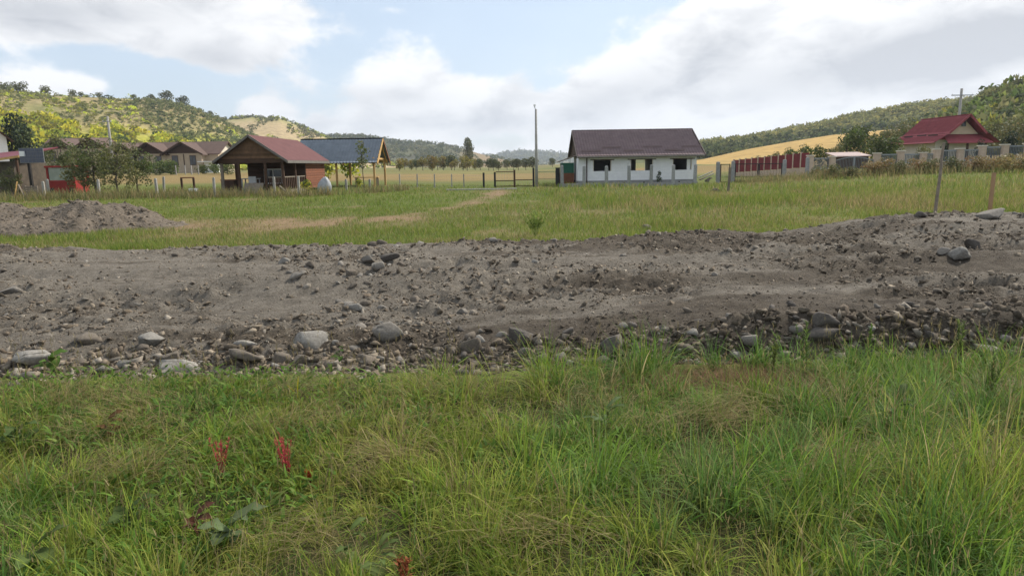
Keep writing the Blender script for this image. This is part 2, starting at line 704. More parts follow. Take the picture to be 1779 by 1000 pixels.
# ------------------------------------------------------------------ hills
class Hill:
    def __init__(s, name, pts, foot_d, back=1.35, rough=.05, seed=1, m=None, tint=None, ns=120, nt=46, power=1.0, foot_z=None):
        """pts: list of (px, py, distance) along the ridge; the slope runs down to foot_d in front"""
        pts = sorted(pts)
        px = np.array([p[0] for p in pts], float)
        rid = np.array([tuple(at(*p)) for p in pts])
        u = np.linspace(px[0], px[-1], ns)
        s.ridge = np.stack([np.interp(u, px, rid[:, k]) for k in range(3)], -1)
        fd = np.interp(u, px, [foot_d(p[0]) if callable(foot_d) else foot_d for p in pts])
        s.foot = s.ridge * (fd / s.ridge[:, 1])[:, None]
        fz = H(s.foot[:, 0], s.foot[:, 1]) - .6
        s.foot[:, 2] = fz if foot_z is None else foot_z
        s.ns, s.seed, s.rough, s.power = ns, seed, rough, power
        tt = np.concatenate([np.linspace(0, 1, nt), 1 + np.linspace(.04, back - 1, 10)])
        S, T = np.meshgrid(np.linspace(0, 1, ns), tt)
        P = s.pos(S, T)
        i = np.arange(len(tt) - 1)[:, None] * ns + np.arange(ns - 1)[None]
        f = np.stack([i, i + 1, i + ns + 1, i + ns], -1).reshape(-1, 4)
        me = mesh_np(name, P.reshape(-1, 3), f, 4, tint(S, T, P).reshape(-1, 3), True)
        s.o = tag(link(name, me, m), kind='structure')

    def pos(s, S, T):
        S = np.asarray(S, float)
        T = np.asarray(T, float)
        k = S * (s.ns - 1)
        idx = np.arange(s.ns)
        r = np.stack([np.interp(k, idx, s.ridge[:, j]) for j in range(3)], -1)
        f = np.stack([np.interp(k, idx, s.foot[:, j]) for j in range(3)], -1)
        t = np.clip(T, 0, 1)
        sh = (t ** s.power) * (1 - .18 * np.sin(t * math.pi * 2) / 2)
        over = np.clip(T - 1, 0, 9)
        P = f + (r - f) * np.stack([T, T, sh - over * 2.2 * (over + .25)], -1)
        hh = (r[..., 2] - f[..., 2])
        n = fbm(P[..., 0] * .013, P[..., 1] * .013, 4, s.seed) - .5
        P[..., 2] += n * hh * s.rough * 4 * t * (1 - t * .75)
        return P


hill_mat = ground_mat()
hill_mat.name = 'hill_grass'
hill_mat.node_tree.nodes['Noise Texture'].inputs['Scale'].default_value = .22


def tint_mix(cols, ws):
    s = 0
    w_ = 0
    for c, w in zip(cols, ws):
        s = s + np.asarray(c) * w[..., None]
        w_ = w_ + w[..., None]
    return s / np.maximum(w_, 1e-6)


def left_tint(S, T, P):  # olive above the lime zone also carries the cloud shadow as colour
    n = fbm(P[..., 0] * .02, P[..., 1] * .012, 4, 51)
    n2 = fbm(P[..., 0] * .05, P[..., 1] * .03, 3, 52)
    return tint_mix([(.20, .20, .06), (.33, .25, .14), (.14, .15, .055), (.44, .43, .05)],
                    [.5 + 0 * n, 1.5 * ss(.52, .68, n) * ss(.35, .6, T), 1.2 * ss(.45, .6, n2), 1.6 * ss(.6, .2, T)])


def tan_tint(S, T, P):
    n = fbm(P[..., 0] * .012, P[..., 1] * .008, 4, 55)
    return tint_mix([(.42, .30, .19), (.22, .24, .06)], [1.2 * ss(.38, .55, n) * (1 - .6 * ss(.75, .95, T)), .35 + .9 * ss(.7, .95, T)])


def dark_tint(S, T, P):
    n = fbm(P[..., 0] * .01, P[..., 1] * .006, 4, 57)
    return tint_mix([(.075, .075, .045), (.115, .12, .045), (.30, .20, .11)],
                    [1 + 0 * n, .8 * ss(.45, .6, n), 3.2 * ss(.62, .80, S) * ss(.98, .85, S) * ss(.35, .5, n)])


def gold_tint(S, T, P):
    n = fbm(P[..., 0] * .03, P[..., 1] * .02, 4, 59)
    return tint_mix([(.42, .275, .09), (.36, .24, .085), (.22, .18, .07)], [.6 + .5 * T, .5 + n, 1.1 * (1 - ss(.15, .55, T))])


def far_tint(S, T, P):
    n = fbm(P[..., 0] * .006, P[..., 1] * .004, 4, 61)
    return tint_mix([(.10, .11, .05), (.16, .15, .06)], [1 + 0 * n, ss(.45, .6, n)])


def wood_tint(S, T, P):
    return np.zeros(P.shape) + np.array([.10, .11, .04])


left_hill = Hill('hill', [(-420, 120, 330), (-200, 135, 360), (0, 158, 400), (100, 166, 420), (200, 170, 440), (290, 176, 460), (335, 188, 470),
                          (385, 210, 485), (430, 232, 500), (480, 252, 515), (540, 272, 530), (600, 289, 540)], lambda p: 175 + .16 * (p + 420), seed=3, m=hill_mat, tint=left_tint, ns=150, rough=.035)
mid_hill = Hill('hill', [(330, 225, 800), (400, 207, 810), (440, 204, 820), (485, 206, 830), (530, 222, 840), (570, 241, 850), (620, 262, 860), (690, 286, 870)],
                520, seed=5, m=hill_mat, tint=tan_tint, ns=90)
far_hill = Hill('hill', [(480, 245, 1300), (570, 237, 1320), (620, 237, 1330), (650, 241, 1335), (690, 247, 1340), (760, 251, 1360), (800, 257, 1370), (830, 266, 1380), (870, 276, 1400), (910, 285, 1420), (960, 290, 1440)],
                760, seed=7, m=hill_mat, tint=dark_tint, ns=120)
blue_hill = Hill('hill', [(780, 284, 3300), (865, 272, 3350), (900, 266, 3380), (950, 268, 3400), (1000, 274, 3450), (1080, 276, 3500), (1200, 280, 3550)],
                 2400, seed=9, m=hill_mat, tint=far_tint, ns=80)
wood_hill = Hill('hill', [(1080, 274, 560), (1215, 250, 540), (1300, 240, 530), (1400, 222, 520), (1480, 203, 510), (1560, 188, 500), (1640, 178, 490), (1780, 168, 480), (2100, 150, 460)],
                 330, seed=13, m=hill_mat, tint=wood_tint, ns=110, rough=.03)
gold_hill = Hill('hill', [(1120, 285, 300), (1215, 278, 300), (1300, 259, 296), (1380, 245, 292), (1450, 234, 288), (1540, 226, 284), (1700, 222, 280), (2000, 215, 270)],
                 120, seed=15, m=hill_mat, tint=gold_tint, ns=90, rough=.02)
near_wood = Hill('hill', [(1560, 262, 215), (1620, 226, 215), (1690, 192, 215), (1740, 170, 212), (1790, 160, 210), (1950, 140, 205), (2200, 120, 200)],
                 125, seed=17, m=hill_mat, tint=wood_tint, ns=80, rough=.03)


# ------------------------------------------------------------------ foliage cloud builders
def leaf_cloud(centers, radii, n_leaf, leaf, cols, flat=.85, seed=0, shell=.55):
    """leaves as bent pairs of triangles spread round clump centres -> verts, faces(4), tint"""
    k = len(centers)
    per = np.maximum(1, (n_leaf * (radii ** 2) / (radii ** 2).sum()).astype(int))
    idx = np.repeat(np.arange(k), per)
    n = len(idx)
    d = rng.normal(size=(n, 3))
    d /= np.linalg.norm(d, axis=1)[:, None]
    r = rng.random(n) ** (1 / 3) * (1 - shell) + shell
    p = centers[idx] + d * (r * radii[idx])[:, None] * np.array([1, 1, flat])
    rot = rotm(n)
    s = leaf * (.6 + .8 * rng.random(n))
    quad = np.array([[-.5, 0, 0], [0, -.32, .1], [.5, 0, 0], [0, .32, .1]])
    v = np.einsum('nij,kj->nki', rot, quad) * s[:, None, None] + p[:, None]
    f = np.arange(n * 4).reshape(n, 4)
    cols = np.asarray(cols, float)
    ci = (rng.integers(0, len(cols), k)[idx] + (rng.random(n) < .3) * rng.integers(0, len(cols), n)) % len(cols)
    t = cols[ci] * (.7 + .6 * rng.random(n))[:, None]
    return v.reshape(-1, 3), f, np.repeat(t, 4, 0)


def crown_centers(rx, ry, rz, cz, n, taper=.0):
    c = []
    while len(c) < n:
        p = rng.uniform(-1, 1, 3)
        q = np.linalg.norm(p)
        if q < 1 and q > .25:
            w = 1 - taper * (p[2] * .5 + .5)
            c.append((p[0] * rx * w, p[1] * ry * w, cz + p[2] * rz))
    return np.array(c)


def make_tree_meshes(name, h, rx, rz, cz, clumps, cr, n_leaf, leaf, cols, trunk_r=.12, taper=.0, limbs=5):
    c = crown_centers(rx - cr * .6, rx - cr * .6, rz - cr * .6, cz, clumps, taper)
    rad = cr * (.6 + .8 * rng.random(clumps))
    v, f, t = leaf_cloud(c, rad, n_leaf, leaf, cols)
    v[:, 2] = np.maximum(v[:, 2], .03)
    crown = mesh_np(name + '_crown', v, f, 4, t)
    crown.materials.append(foliage_mat('leaves', .3, .6, .18))
    mb = MB()
    bend = [(0, 0, -.2), (.04 * h * random.uniform(-1, 1), .03 * h * random.uniform(-1, 1), h * .3), (.06 * h * random.uniform(-1, 1), 0, cz)]
    mb.cyl(bend[0], bend[1], trunk_r, trunk_r * .8, 7)
    mb.cyl(bend[1], bend[2], trunk_r * .8, trunk_r * .45, 7)
    for i in range(limbs):
        q = c[rng.integers(0, len(c))]
        t0 = random.uniform(.3, .9)
        p = Vector(bend[1]).lerp(Vector(bend[2]), t0)
        mb.cyl(p, q, trunk_r * .4, trunk_r * .12, 5)
    me = bpy.data.meshes.new(name + '_trunk')
    me.from_pydata(mb.v, [], mb.f)
    me.materials.append(mat('bark', (.13, .105, .08), (.06, .05, .04), 9))
    return crown, me


def tree(name, kind, loc, s, label, cat='tree', group=None, rz=None, sz=None):
    o = thing(name, loc, label, cat, random.uniform(0, 6.28) if rz is None else rz, group)
    o.scale = (s, s, sz or s)
    cr, tr = kind
    link('crown', cr, None, o)
    link('trunk', tr, None, o)
    return o


YEL = [(.24, .20, .035), (.19, .18, .03), (.14, .15, .03), (.27, .20, .05)]
LIME = [(.50, .50, .04), (.60, .54, .045), (.38, .42, .05)]
DKG = [(.065, .085, .032), (.085, .105, .04), (.05, .065, .028), (.105, .12, .045)]
OLV = [(.145, .15, .06), (.115, .125, .048), (.175, .165, .07), (.095, .11, .045)]
MIDG = [(.11, .15, .035), (.085, .12, .032), (.15, .175, .045)]
RUST = [(.27, .17, .08), (.21, .165, .07), (.165, .155, .06), (.29, .22, .095)]
CONI = [(.018, .035, .02), (.028, .048, .026), (.02, .03, .016)]


# unit-sized bushes for the wooded hillsides: joined into one mass each
def bush_variants(k, n_leaf, leaf, clumps=6):
    out = []
    for _ in range(k):
        c = crown_centers(.62, .62, .42, .48, clumps)
        v, f, t = leaf_cloud(c, .38 * (.7 + .6 * rng.random(clumps)), n_leaf, leaf, [(1, 1, 1)], .9)
        v[:, 2] = np.maximum(v[:, 2], -.1)
        out.append((v, t))
    m_ = min(len(v) for v, _ in out)
    return np.stack([v[:m_] for v, _ in out]), np.stack([t[:m_] for _, t in out])


def scatter(name, P, S, cols, variants, m, label, cat='bushes', zs=1.0):
    V, T = variants
    n = len(P)
    vi = rng.integers(0, len(V), n)
    a = rng.random(n) * 6.283
    ca, sa = np.cos(a), np.sin(a)
    v = V[vi]
    x = v[..., 0] * ca[:, None] - v[..., 1] * sa[:, None]
    y = v[..., 0] * sa[:, None] + v[..., 1] * ca[:, None]
    zsc = zs * (.75 + .5 * rng.random(n))
    out = np.stack([x, y, v[..., 2] * zsc[:, None]], -1) * S[:, None, None] + P[:, None]
    tint = T[vi] * cols[:, None, :] * (.85 + .3 * rng.random((n, 1, 1)))
    q = out.reshape(-1, 3)
    me = mesh_np(name, q, np.arange(len(q)).reshape(-1, 4), 4, tint.reshape(-1, 3))
    return tag(link(name, me, m), label, cat, None, 'stuff')


hill_leaf = foliage_mat('hill_leaves', .45, .8)
BV = bush_variants(7, 90, .30)
BVs = bush_variants(6, 46, .36)
BVt = bush_variants(8, 22, .55, 4)

# left hill: yellow-green thicket low down, right shoulder scrub coloured dark for a cloud shadow, scattered bushes elsewhere
n = 7800
S = rng.uniform(.15, .97, n)
T = rng.random(n) ** .8 * 1.03
P = left_hill.pos(S, T)
pxs = -420 + S * 1020
keep = np.ones(n, bool)
lime = (T < .62 - .00075 * np.clip(pxs, 0, 400) + .14 * (fbm(S * 16, T * 5, 3, 71) - .5))
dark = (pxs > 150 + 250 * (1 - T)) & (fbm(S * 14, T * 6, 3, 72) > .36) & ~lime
other = ~lime & ~dark
dens = fbm(S * 22, T * 7, 3, 73)
keep = (lime & (fbm(S * 40, T * 14, 2, 74) > .30)) | (dark & (rng.random(n) < .8)) | (other & (dens > .40))
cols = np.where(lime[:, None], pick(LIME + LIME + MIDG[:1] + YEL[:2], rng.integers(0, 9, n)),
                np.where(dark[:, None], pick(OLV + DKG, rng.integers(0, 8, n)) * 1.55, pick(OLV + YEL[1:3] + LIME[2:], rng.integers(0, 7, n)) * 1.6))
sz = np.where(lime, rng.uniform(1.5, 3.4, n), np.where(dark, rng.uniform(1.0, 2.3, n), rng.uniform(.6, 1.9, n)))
sz *= np.where(rng.random(n) < .06, 1.6, 1.0)
scatter('hillside_bushes', P[keep] - np.array([0, 0, .3]), sz[keep], cols[keep], BVt, hill_leaf, 'yellow green scrub, with cloud shadow coloured in as darker scrub, covering the steep hillside above the row houses', 'bushes')

n = 2200
S, T = rng.random(n), rng.random(n) ** .7
P = mid_hill.pos(S, T)
k = (fbm(S * 12, T * 6, 3, 75) > .50) | (T > .88)
scatter('hillside_bushes', P[k], rng.uniform(1.2, 3.4, k.sum()), pick(OLV + LIME[2:] + YEL[2:3], rng.integers(0, 6, k.sum())), BVt, hill_leaf,
        'green bushes dotted over the tan hillside behind the timber cabin', 'bushes')
n = 2300
S, T = rng.random(n), rng.random(n) ** .7
P = far_hill.pos(S, T)
k = (fbm(S * 10, T * 5, 3, 76) > .40) & ~((S > .62) & (rng.random(n) < .7))
scatter('hillside_bushes', P[k], rng.uniform(2.5, 6, k.sum()), pick(OLV + DKG, rng.integers(0, 8, k.sum())), BVt, hill_leaf,
        'dark grey green woods on the hill behind the tiled shelter', 'woods')
n = 1500
S, T = rng.random(n), rng.random(n) ** .7
P = blue_hill.pos(S, T)
scatter('distant_woods', P, rng.uniform(9, 20, n), pick(OLV + DKG, rng.integers(0, 8, n)), BVt, hill_leaf,
        'hazy woods on the blue hill far down the valley', 'woods')
n = 4600
S, T = rng.uniform(.05, .8, n), rng.random(n) ** .75
P = wood_hill.pos(S, T)
w1 = T > .50 + .15 * (fbm(S * 9, T * 4, 2, 78) - .5)
cols = np.where(w1[:, None], pick([(.25, .245, .09), (.20, .21, .075), (.30, .27, .09), (.17, .18, .065)], rng.integers(0, 4, n)), pick(DKG + OLV[:1], rng.integers(0, 5, n)))
scatter('hillside_forest', P, np.where(w1, rng.uniform(1.6, 3.2, n), rng.uniform(2.6, 5.2, n)), cols, BVt, hill_leaf, 'dense forest covering the long ridge behind the golden field', 'forest')
n = 1100
S, T = rng.uniform(.0, .75, n), rng.random(n) ** .8
P = near_wood.pos(S, T)
k = rng.random(n) < .9
scatter('hillside_forest', P[k], rng.uniform(1.8, 4.4, k.sum()), pick(DKG[:2] + OLV + MIDG + YEL[1:3] + OLV[:1], rng.integers(0, 12, k.sum())) * 1.25, BVs, hill_leaf,
        'darker wood climbing the slope behind the red roofed house', 'forest')

# trees standing on the left hill's crest, one by one
crest = make_tree_meshes('crest', 9, 4.2, 3.6, 5.4, 14, 1.7, 700, .8, OLV + DKG, .25)
crest2 = make_tree_meshes('crest2', 8, 3.4, 3.8, 4.6, 12, 1.5, 600, .8, OLV + YEL[1:3], .22)
for i, (px, T_, s) in enumerate([(10, .98, .95), (35, .99, 1.15), (78, 1.0, .95), (125, 1.0, .75), (140, 1.0, .55), (172, 1.0, .6), (232, 1.0, .5), (262, 1.0, .6), (287, 1.0, 1.05), (316, 1.0, .95), (365, 1.0, .5), (378, 1.0, .4)]):
    p = left_hill.pos((px + 420) / 1020.0, T_)
    tree('hilltop_tree', crest if px > 200 else crest2, tuple(p - np.array([0, 0, 2.2 * s])), s,
         'dark rounded tree on the crest of the scrubby hill' if px > 200 else 'pale olive tree on the crest above the yellow thicket', 'tree', 'trees along the hill crest')


# ------------------------------------------------------------------ stones
def ico(sub):
    bm = bmesh.new()
    bmesh.ops.create_icosphere(bm, subdivisions=sub, radius=1)
    v = np.array([x.co[:] for x in bm.verts])
    f = np.array([[x.index for x in fa.verts] for fa in bm.faces])
    bm.free()
    return v, f


def rock_shape(sub, flat=.7, cuts=9, lo=.55, rough=.05, hi=.80):
    v, f = ico(sub)
    v = v.copy()
    for _ in range(cuts):
        d = rng.normal(size=3)
        d /= np.linalg.norm(d)
        k = rng.uniform(lo * .75, hi)
        over = np.maximum(v @ d - k, 0)
        v -= over[:, None] * d * .96
    v *= 1 + rough * rng.normal(size=(len(v), 1))
    v /= np.abs(v).max(0)
    v *= np.array([1, rng.uniform(.65, .95), flat])
    return v, f


stone_mats = [mat('stone_grey', (.215, .195, .168), (.115, .102, .086), 9, .9, .012, 60, rand=.22),
              mat('stone_brown', (.165, .138, .108), (.085, .071, .056), 8, .95, .012, 60, rand=.2),
              mat('stone_dark', (.12, .105, .09), (.06, .052, .045), 8, .95, .012, 60, rand=.2)]
pale_mat = mat('stone_pale', (.285, .268, .238), (.145, .132, .112), 7, .9, .012, 50, rand=.1)
SM = []
for i in range(12):
    v, f = rock_shape(2, rng.uniform(.5, .8), 13, .45, .03, .62)
    me = mesh_np('stone', v, f, 3)
    SM.append(me)


def stone_at(x, y, s, m, sink=.35, name='stone', parent=None, k=None, flat=1.0):
    key = (k if k is not None else random.randrange(12), m.name)
    if key not in STONES:
        me = SM[key[0]].copy()
        me.materials.append(m)
        STONES[key] = me
    o = link(name, STONES[key], None, parent)
    z = float(road_h(x, y)) if y > float(road_near(x)) - .3 else Hf(x, y)
    o.location = (x, y, z + s * .6 * flat * (1 - sink) - s * .30)
    o.rotation_euler = (random.uniform(-.35, .35), random.uniform(-.35, .35), random.uniform(0, 6.28))
    o.scale = (s, s, s * flat)
    return o


STONES = {}
# stones of the road one can pick out singly
spots = []
while len(spots) < 285:
    t = random.random()
    if t < .50:                       # along the toe of the near bank
        x = random.uniform(-5.2, 5.4)
        y = float(road_near(x)) + abs(random.gauss(.05, .38)) + .02
        s = random.choice([.035, .04, .05, .05, .065, .085]) * random.uniform(.8, 1.25)
    elif t < .70:                     # loose rib of stones up the middle
        y = random.uniform(5.6, 11.5)
        x = -.5 - (y - 5.5) * .42 + random.gauss(0, .55)
        s = random.uniform(.035, .075) * (.7 + y * .05)
    elif t < .82:                     # far edge
        x = random.uniform(-12, 12)
        y = float(road_far(x)) - abs(random.gauss(.15, .4))
        s = random.uniform(.06, .12)
    else:
        y = 5.5 + 8 * random.random() ** 1.3
        x = random.uniform(-.85, .85) * y
        s = random.uniform(.03, .055) * (.6 + y * .08)
    if any((x - a) ** 2 + (y - b) ** 2 < (.8 * (s + c)) ** 2 for a, b, c in spots):
        continue
    spots.append((x, y, s))
for x, y, s in spots:
    w = random.random()
    rightdark = x > -.5 and y < 6.6  # bank stones get a darker material, its shade put into their colour
    m = stone_mats[2] if (rightdark and w < .5) else stone_mats[1] if w < .70 else stone_mats[0] if w < .95 else pale_mat
    stone_at(x, y, s, m, parent=road)

# gravel and clods, far too many to count: real geometry in one part of the road
gv, gf = [], None
for _ in range(12):
    v, gf = ico(1) if False else rock_shape(1, .65, 6, .5, .10)
    gv.append(v)
v20, f20 = None, None


def ico20():
    bm = bmesh.new()
    bmesh.ops.create_icosphere(bm, subdivisions=1, radius=1)
    v = np.array([x.co[:] for x in bm.verts])
    f = np.array([[x.index for x in fa.verts] for fa in bm.faces])
    bm.free()
    return v, f


v20, f20 = ico20()
print('ico', len(v20), len(f20))


def gravel(name, X, Y, S, Z, cols, parent, m, sink=.25):
    n = len(X)
    base = np.stack([(v20 + .33 * rng.normal(size=v20.shape)) * np.array([1, rng.uniform(.6, 1), rng.uniform(.45, .85)]) for _ in range(16)])
    v = base[rng.integers(0, 16, n)]
    rot = rotm(n)
    # mostly lying flat: blend towards a spin about z
    a = rng.random(n) * 6.283
    v2 = np.stack([v[..., 0] * np.cos(a)[:, None] - v[..., 1] * np.sin(a)[:, None], v[..., 0] * np.sin(a)[:, None] + v[..., 1] * np.cos(a)[:, None], v[..., 2]], -1)
    v3 = np.einsum('nij,nkj->nki', rot, v)
    v = v2 * .7 + v3 * .3
    v = v * S[:, None, None] + np.stack([X, Y, Z + S * sink], -1)[:, None]
    f = (f20[None] + (np.arange(n) * len(v20))[:, None, None]).reshape(-1, 3)
    me = mesh_np(name, v.reshape(-1, 3), f, 3, np.repeat(cols, len(v20), 0))
    return tag(link(name, me, m, parent), kind='stuff')


def tint_mat(name, rough=.95, var=.35, scale=40):
    m = bpy.data.materials.new(name)
    m.use_nodes = True
    n, l = m.node_tree.nodes, m.node_tree.links
    bs = n['Principled BSDF']
    bs.inputs['Roughness'].default_value = rough
    bs.inputs['Specular IOR Level'].default_value = .2
    a = n.new('ShaderNodeAttribute')
    a.attribute_name = 'tint'
    t = n.new('ShaderNodeTexCoord')
    no = n.new('ShaderNodeTexNoise')
    no.inputs['Scale'].default_value = scale
    no.inputs['Detail'].default_value = 4
    l.new(t.outputs['Object'], no.inputs['Vector'])
    mr = n.new('ShaderNodeMapRange')
    mr.inputs['From Min'].default_value, mr.inputs['From Max'].default_value = .3, .7
    mr.inputs['To Min'].default_value, mr.inputs['To Max'].default_value = 1 - var, 1 + var
    l.new(no.outputs['Fac'], mr.inputs['Value'])
    hs = n.new('ShaderNodeHueSaturation')
    l.new(mr.outputs[0], hs.inputs['Value'])
    l.new(a.outputs['Color'], hs.inputs['Color'])
    l.new(hs.outputs[0], bs.inputs['Base Color'])
    return m


grit = tint_mat('grit')
GC = np.array([(.215, .172, .126), (.265, .22, .165), (.165, .130, .095), (.12, .098, .072), (.30, .262, .212), (.19, .152, .11)])
n = 34000
yy = 5.0 + 9.3 * rng.random(n) ** 1.4
yy[:11000] = 5.0 + np.abs(rng.normal(0, .42, 11000)) + .05
xx = rng.uniform(-1, 1, n) * (.86 * yy + .9)


def road_rough(x, y):
    return fbm(x * .55, y * .8, 3, 14) + .22 * np.exp(-((x + .5 + (y - 5.5) * .42) / .8) ** 2)


okk = (yy > road_near(xx) - .02) & (yy < road_far(xx)) & ((rng.random(n) < .10 + 1.6 * ss(.42, .66, road_rough(xx, yy))) | (yy < road_near(xx) + .6))
xx, yy = xx[okk], yy[okk]
s_ = np.clip(np.exp(rng.normal(-4.1, .6, len(xx))) * (.6 + .07 * yy) * np.where((yy < 6) & (rng.random(len(xx)) < .4), 1.9, 1.0), .006, .06)
dk = (xx > -.8) & (yy < 6.5)  # gravel on the near right bank darkened in colour for its shade
cc = GC[rng.integers(0, 6, len(xx))] * np.where(dk, .55, .78)[:, None] * rng.uniform(.7, 1.2, (len(xx), 1))
gravel('gravel', xx, yy, s_, road_h(xx, yy), cc, road, grit, .05)
# grit and crumbs: small angular chips
oct_v = np.array([(1, 0, 0), (-1, 0, 0), (0, 1, 0), (0, -1, 0), (0, 0, 1), (0, 0, -1)], float)
oct_f = np.array([(0, 2, 4), (2, 1, 4), (1, 3, 4), (3, 0, 4), (2, 0, 5), (1, 2, 5), (3, 1, 5), (0, 3, 5)])
n = 60000
yy = 1 / (1 / 5.0 - rng.random(n) * (1 / 5.0 - 1 / 14.4))
xx = rng.uniform(-1, 1, n) * (.84 * yy + .8)
okk = (yy > road_near(xx)) & (yy < road_far(xx)) & (rng.random(n) < .25 + 1.2 * ss(.38, .62, road_rough(xx, yy)))
xx, yy = xx[okk], yy[okk]
s_ = np.clip(np.exp(rng.normal(-5.0, .45, len(xx))) * (.5 + .12 * yy), .003, .03)
dk = (xx > -.8) & (yy < 6.5)  # same painted shade for the grit on that bank
cc = GC[rng.integers(0, 6, len(xx))] * np.where(dk, .55, .80)[:, None] * rng.uniform(.65, 1.3, (len(xx), 1))
v20, f20 = oct_v, oct_f
gravel('grit', xx, yy, s_, road_h(xx, yy), cc, road, grit, .15)
v20, f20 = ico20()

# boulders with a face of their own
BM = {'pale': pale_mat, 'grey': stone_mats[0], 'brown': stone_mats[1], 'dark': stone_mats[2]}
BOUL = [
    (540, 600, 56, 'pale', .85, 'pale rounded boulder, the largest stone along the grass edge'),
    (262, 600, 44, 'pale', .8, 'pale grey boulder sitting among rubble at the road edge'),
    (318, 645, 70, 'pale', .5, 'long pale slab of broken concrete lying in the grass edge'),
    (55, 628, 60, 'pale', .55, 'pale low stone behind a green dock leaf'),
    (295, 630, 34, 'brown', .7, 'smooth tan cobble just above the broken concrete slab'),
    (180, 648, 42, 'grey', .4, 'flat grey stone half sunk in the grass'),
    (215, 635, 32, 'pale', .5, 'small white stone beside the flat half sunk stone'),
    (427, 602, 50, 'pale', .35, 'flat tan slab resting on darker rubble'),
    (428, 624, 66, 'brown', .35, 'long brown slab below the flat tan slab'),
    (672, 584, 54, 'grey', .6, 'grey angular slab tilted out of the bank with white chip'),
    (527, 628, 34, 'brown', .6, 'brown stone wedged under the largest pale boulder'),
    (910, 592, 44, 'dark', .8, 'dark earthy clod in the near bank'),
    (1062, 606, 48, 'dark', .75, 'dark rock overhanging a hollow in the near bank'),
    (812, 608, 40, 'brown', .7, 'brown crumbling stone above the grass tufts'),
    (975, 622, 22, 'grey', .7, 'small grey cobble below the dark earthy clod'),
    (620, 541, 26, 'pale', .7, 'white fist sized stone alone on the dirt'),
    (152, 592, 46, 'brown', .6, 'brown earth covered stone left of the rubble'),
    (20, 510, 42, 'grey', .3, 'thin flat grey slab lying on packed dirt'),
    (1663, 447, 36, 'pale', .75, 'pale oval stone on churned earth'),
    (1692, 431, 26, 'dark', .8, 'dark clod of earth behind the pale oval stone'),
    (1640, 440, 22, 'grey', .7, 'small grey stone touching the pale oval stone'),
    (1442, 563, 46, 'dark', .7, 'long dark boulder half buried in the right bank'),
    (1424, 588, 58, 'dark', .6, 'broad dark rock under the half buried boulder'),
    (1712, 612, 46, 'grey', .55, 'grey weathered rock at the foot of the right bank'),
    (1748, 626, 40, 'brown', .55, 'brown rock beside grey weathered rock in grass'),
    (1718, 379, 42, 'grey', .4, 'wide grey slab at the foot of the wooden stake'),
    (1600, 376, 22, 'dark', .6, 'dark lump of earth near the thin pole'),
    (1124, 399, 24, 'brown', .8, 'round brown stone perched on the road far edge'),
    (652, 468, 28, 'pale', .6, 'pale flat stone in the loose rib of stones'),
    (640, 455, 24, 'grey', .65, 'grey stone next to the pale flat stone'),
    (515, 482, 24, 'grey', .7, 'grey rounded stone on the dirt slope'),
    (495, 456, 18, 'pale', .7, 'small pale stone above the grey rounded stone'),
    (676, 450, 30, 'dark', .5, 'dark broken slab lying by the rib of stones'),
    (1515, 575, 16, 'pale', .8, 'small white pebble in the dark right bank'),
]
for i, (px, py, w, mk, fl, lab) in enumerate(BOUL):
    # the point where the ray meets the road surface
    x, y, z = ray(px, py)
    t = 3.0
    while t < 40:
        q = (x * t, y * t, CAMH + z * t)
        g = float(road_h(q[0], q[1])) if 4.9 < q[1] < 15.2 else Hf(q[0], q[1])
        if q[2] <= g:
            break
        t += .02
    X, Y = q[0], q[1]
    s = w / 2 / FPX * Y * 1.2
    v, f = rock_shape(3, fl, 15, .45, .012, .58)
    me = mesh_np('boulder', v, f, 3)
    me.materials.append(BM[mk])
    o = link('boulder', me)
    o.location = (X, Y, g + s * fl * .24)
    o.rotation_euler = (random.uniform(-.2, .2), random.uniform(-.2, .2), random.uniform(-.6, .6))
    o.scale = (s, s, s)
    if 'tilted' in lab:
        o.rotation_euler = (-.7, .35, .3)
    tag(o, lab, 'stone', 'single stones on the dirt road')

# soil heap beyond the road
def heap_h(x, y):
    a = np.clip(1 - ((x + 15.6) / 5.4) ** 2 - ((y - 20.0) / 2.5) ** 2, 0, 1)
    prof = .46 * a ** .8 + .44 * np.exp(-((x + 11.9) / 1.7) ** 2 - ((y - 20.3) / 1.25) ** 2) + .42 * np.exp(-((x + 17.2) / 2.6) ** 2 - ((y - 20.3) / 1.3) ** 2)
    n_ = (fbm(x * 1.6, y * 1.6, 4, 81) - .5) * .42 + (fbm(x * 6, y * 6, 3, 82) - .5) * .16
    inside = np.clip(prof / .25, 0, 1)
    return prof + n_ * inside - .12 * (1 - inside)


xs, ys = np.arange(-22, -8.2, .09), np.arange(16.8, 23.4, .09)
X, Y = np.meshgrid(xs, ys)
Z = H(X, Y) + heap_h(X, Y)
nyy, nxx = X.shape
i_ = np.arange(nyy - 1)[:, None] * nxx + np.arange(nxx - 1)[None]
me = mesh_np('soil_heap', np.stack([X, Y, Z], -1).reshape(-1, 3), np.stack([i_, i_ + 1, i_ + nxx + 1, i_ + nxx], -1).reshape(-1, 4), 4, None, True)
heap = tag(link('soil_heap', me, mat('heap_soil', (.165, .135, .104), (.085, .069, .052), 3.5, 1, .05, 14)), 'long heap of dug brown soil and stones on the meadow by the fence', 'soil heap')
n = 5600
xx, yy = rng.uniform(-21, -9, n), rng.uniform(17.2, 22.6, n)
hh = heap_h(xx, yy)
k = hh > .04
xx, yy, hh = xx[k], yy[k], hh[k]
gravel('clods', xx, yy, np.clip(np.exp(rng.normal(-3.3, .45, len(xx))), .015, .10), H(xx, yy) + hh, GC[rng.integers(0, 6, len(xx))] * .68, heap, grit, -.1)

# ------------------------------------------------------------------ grass
grass_mat = foliage_mat('grass_blades', .42, .6)
grass_mat.node_tree.nodes['Principled BSDF'].inputs['Specular IOR Level'].default_value = .1


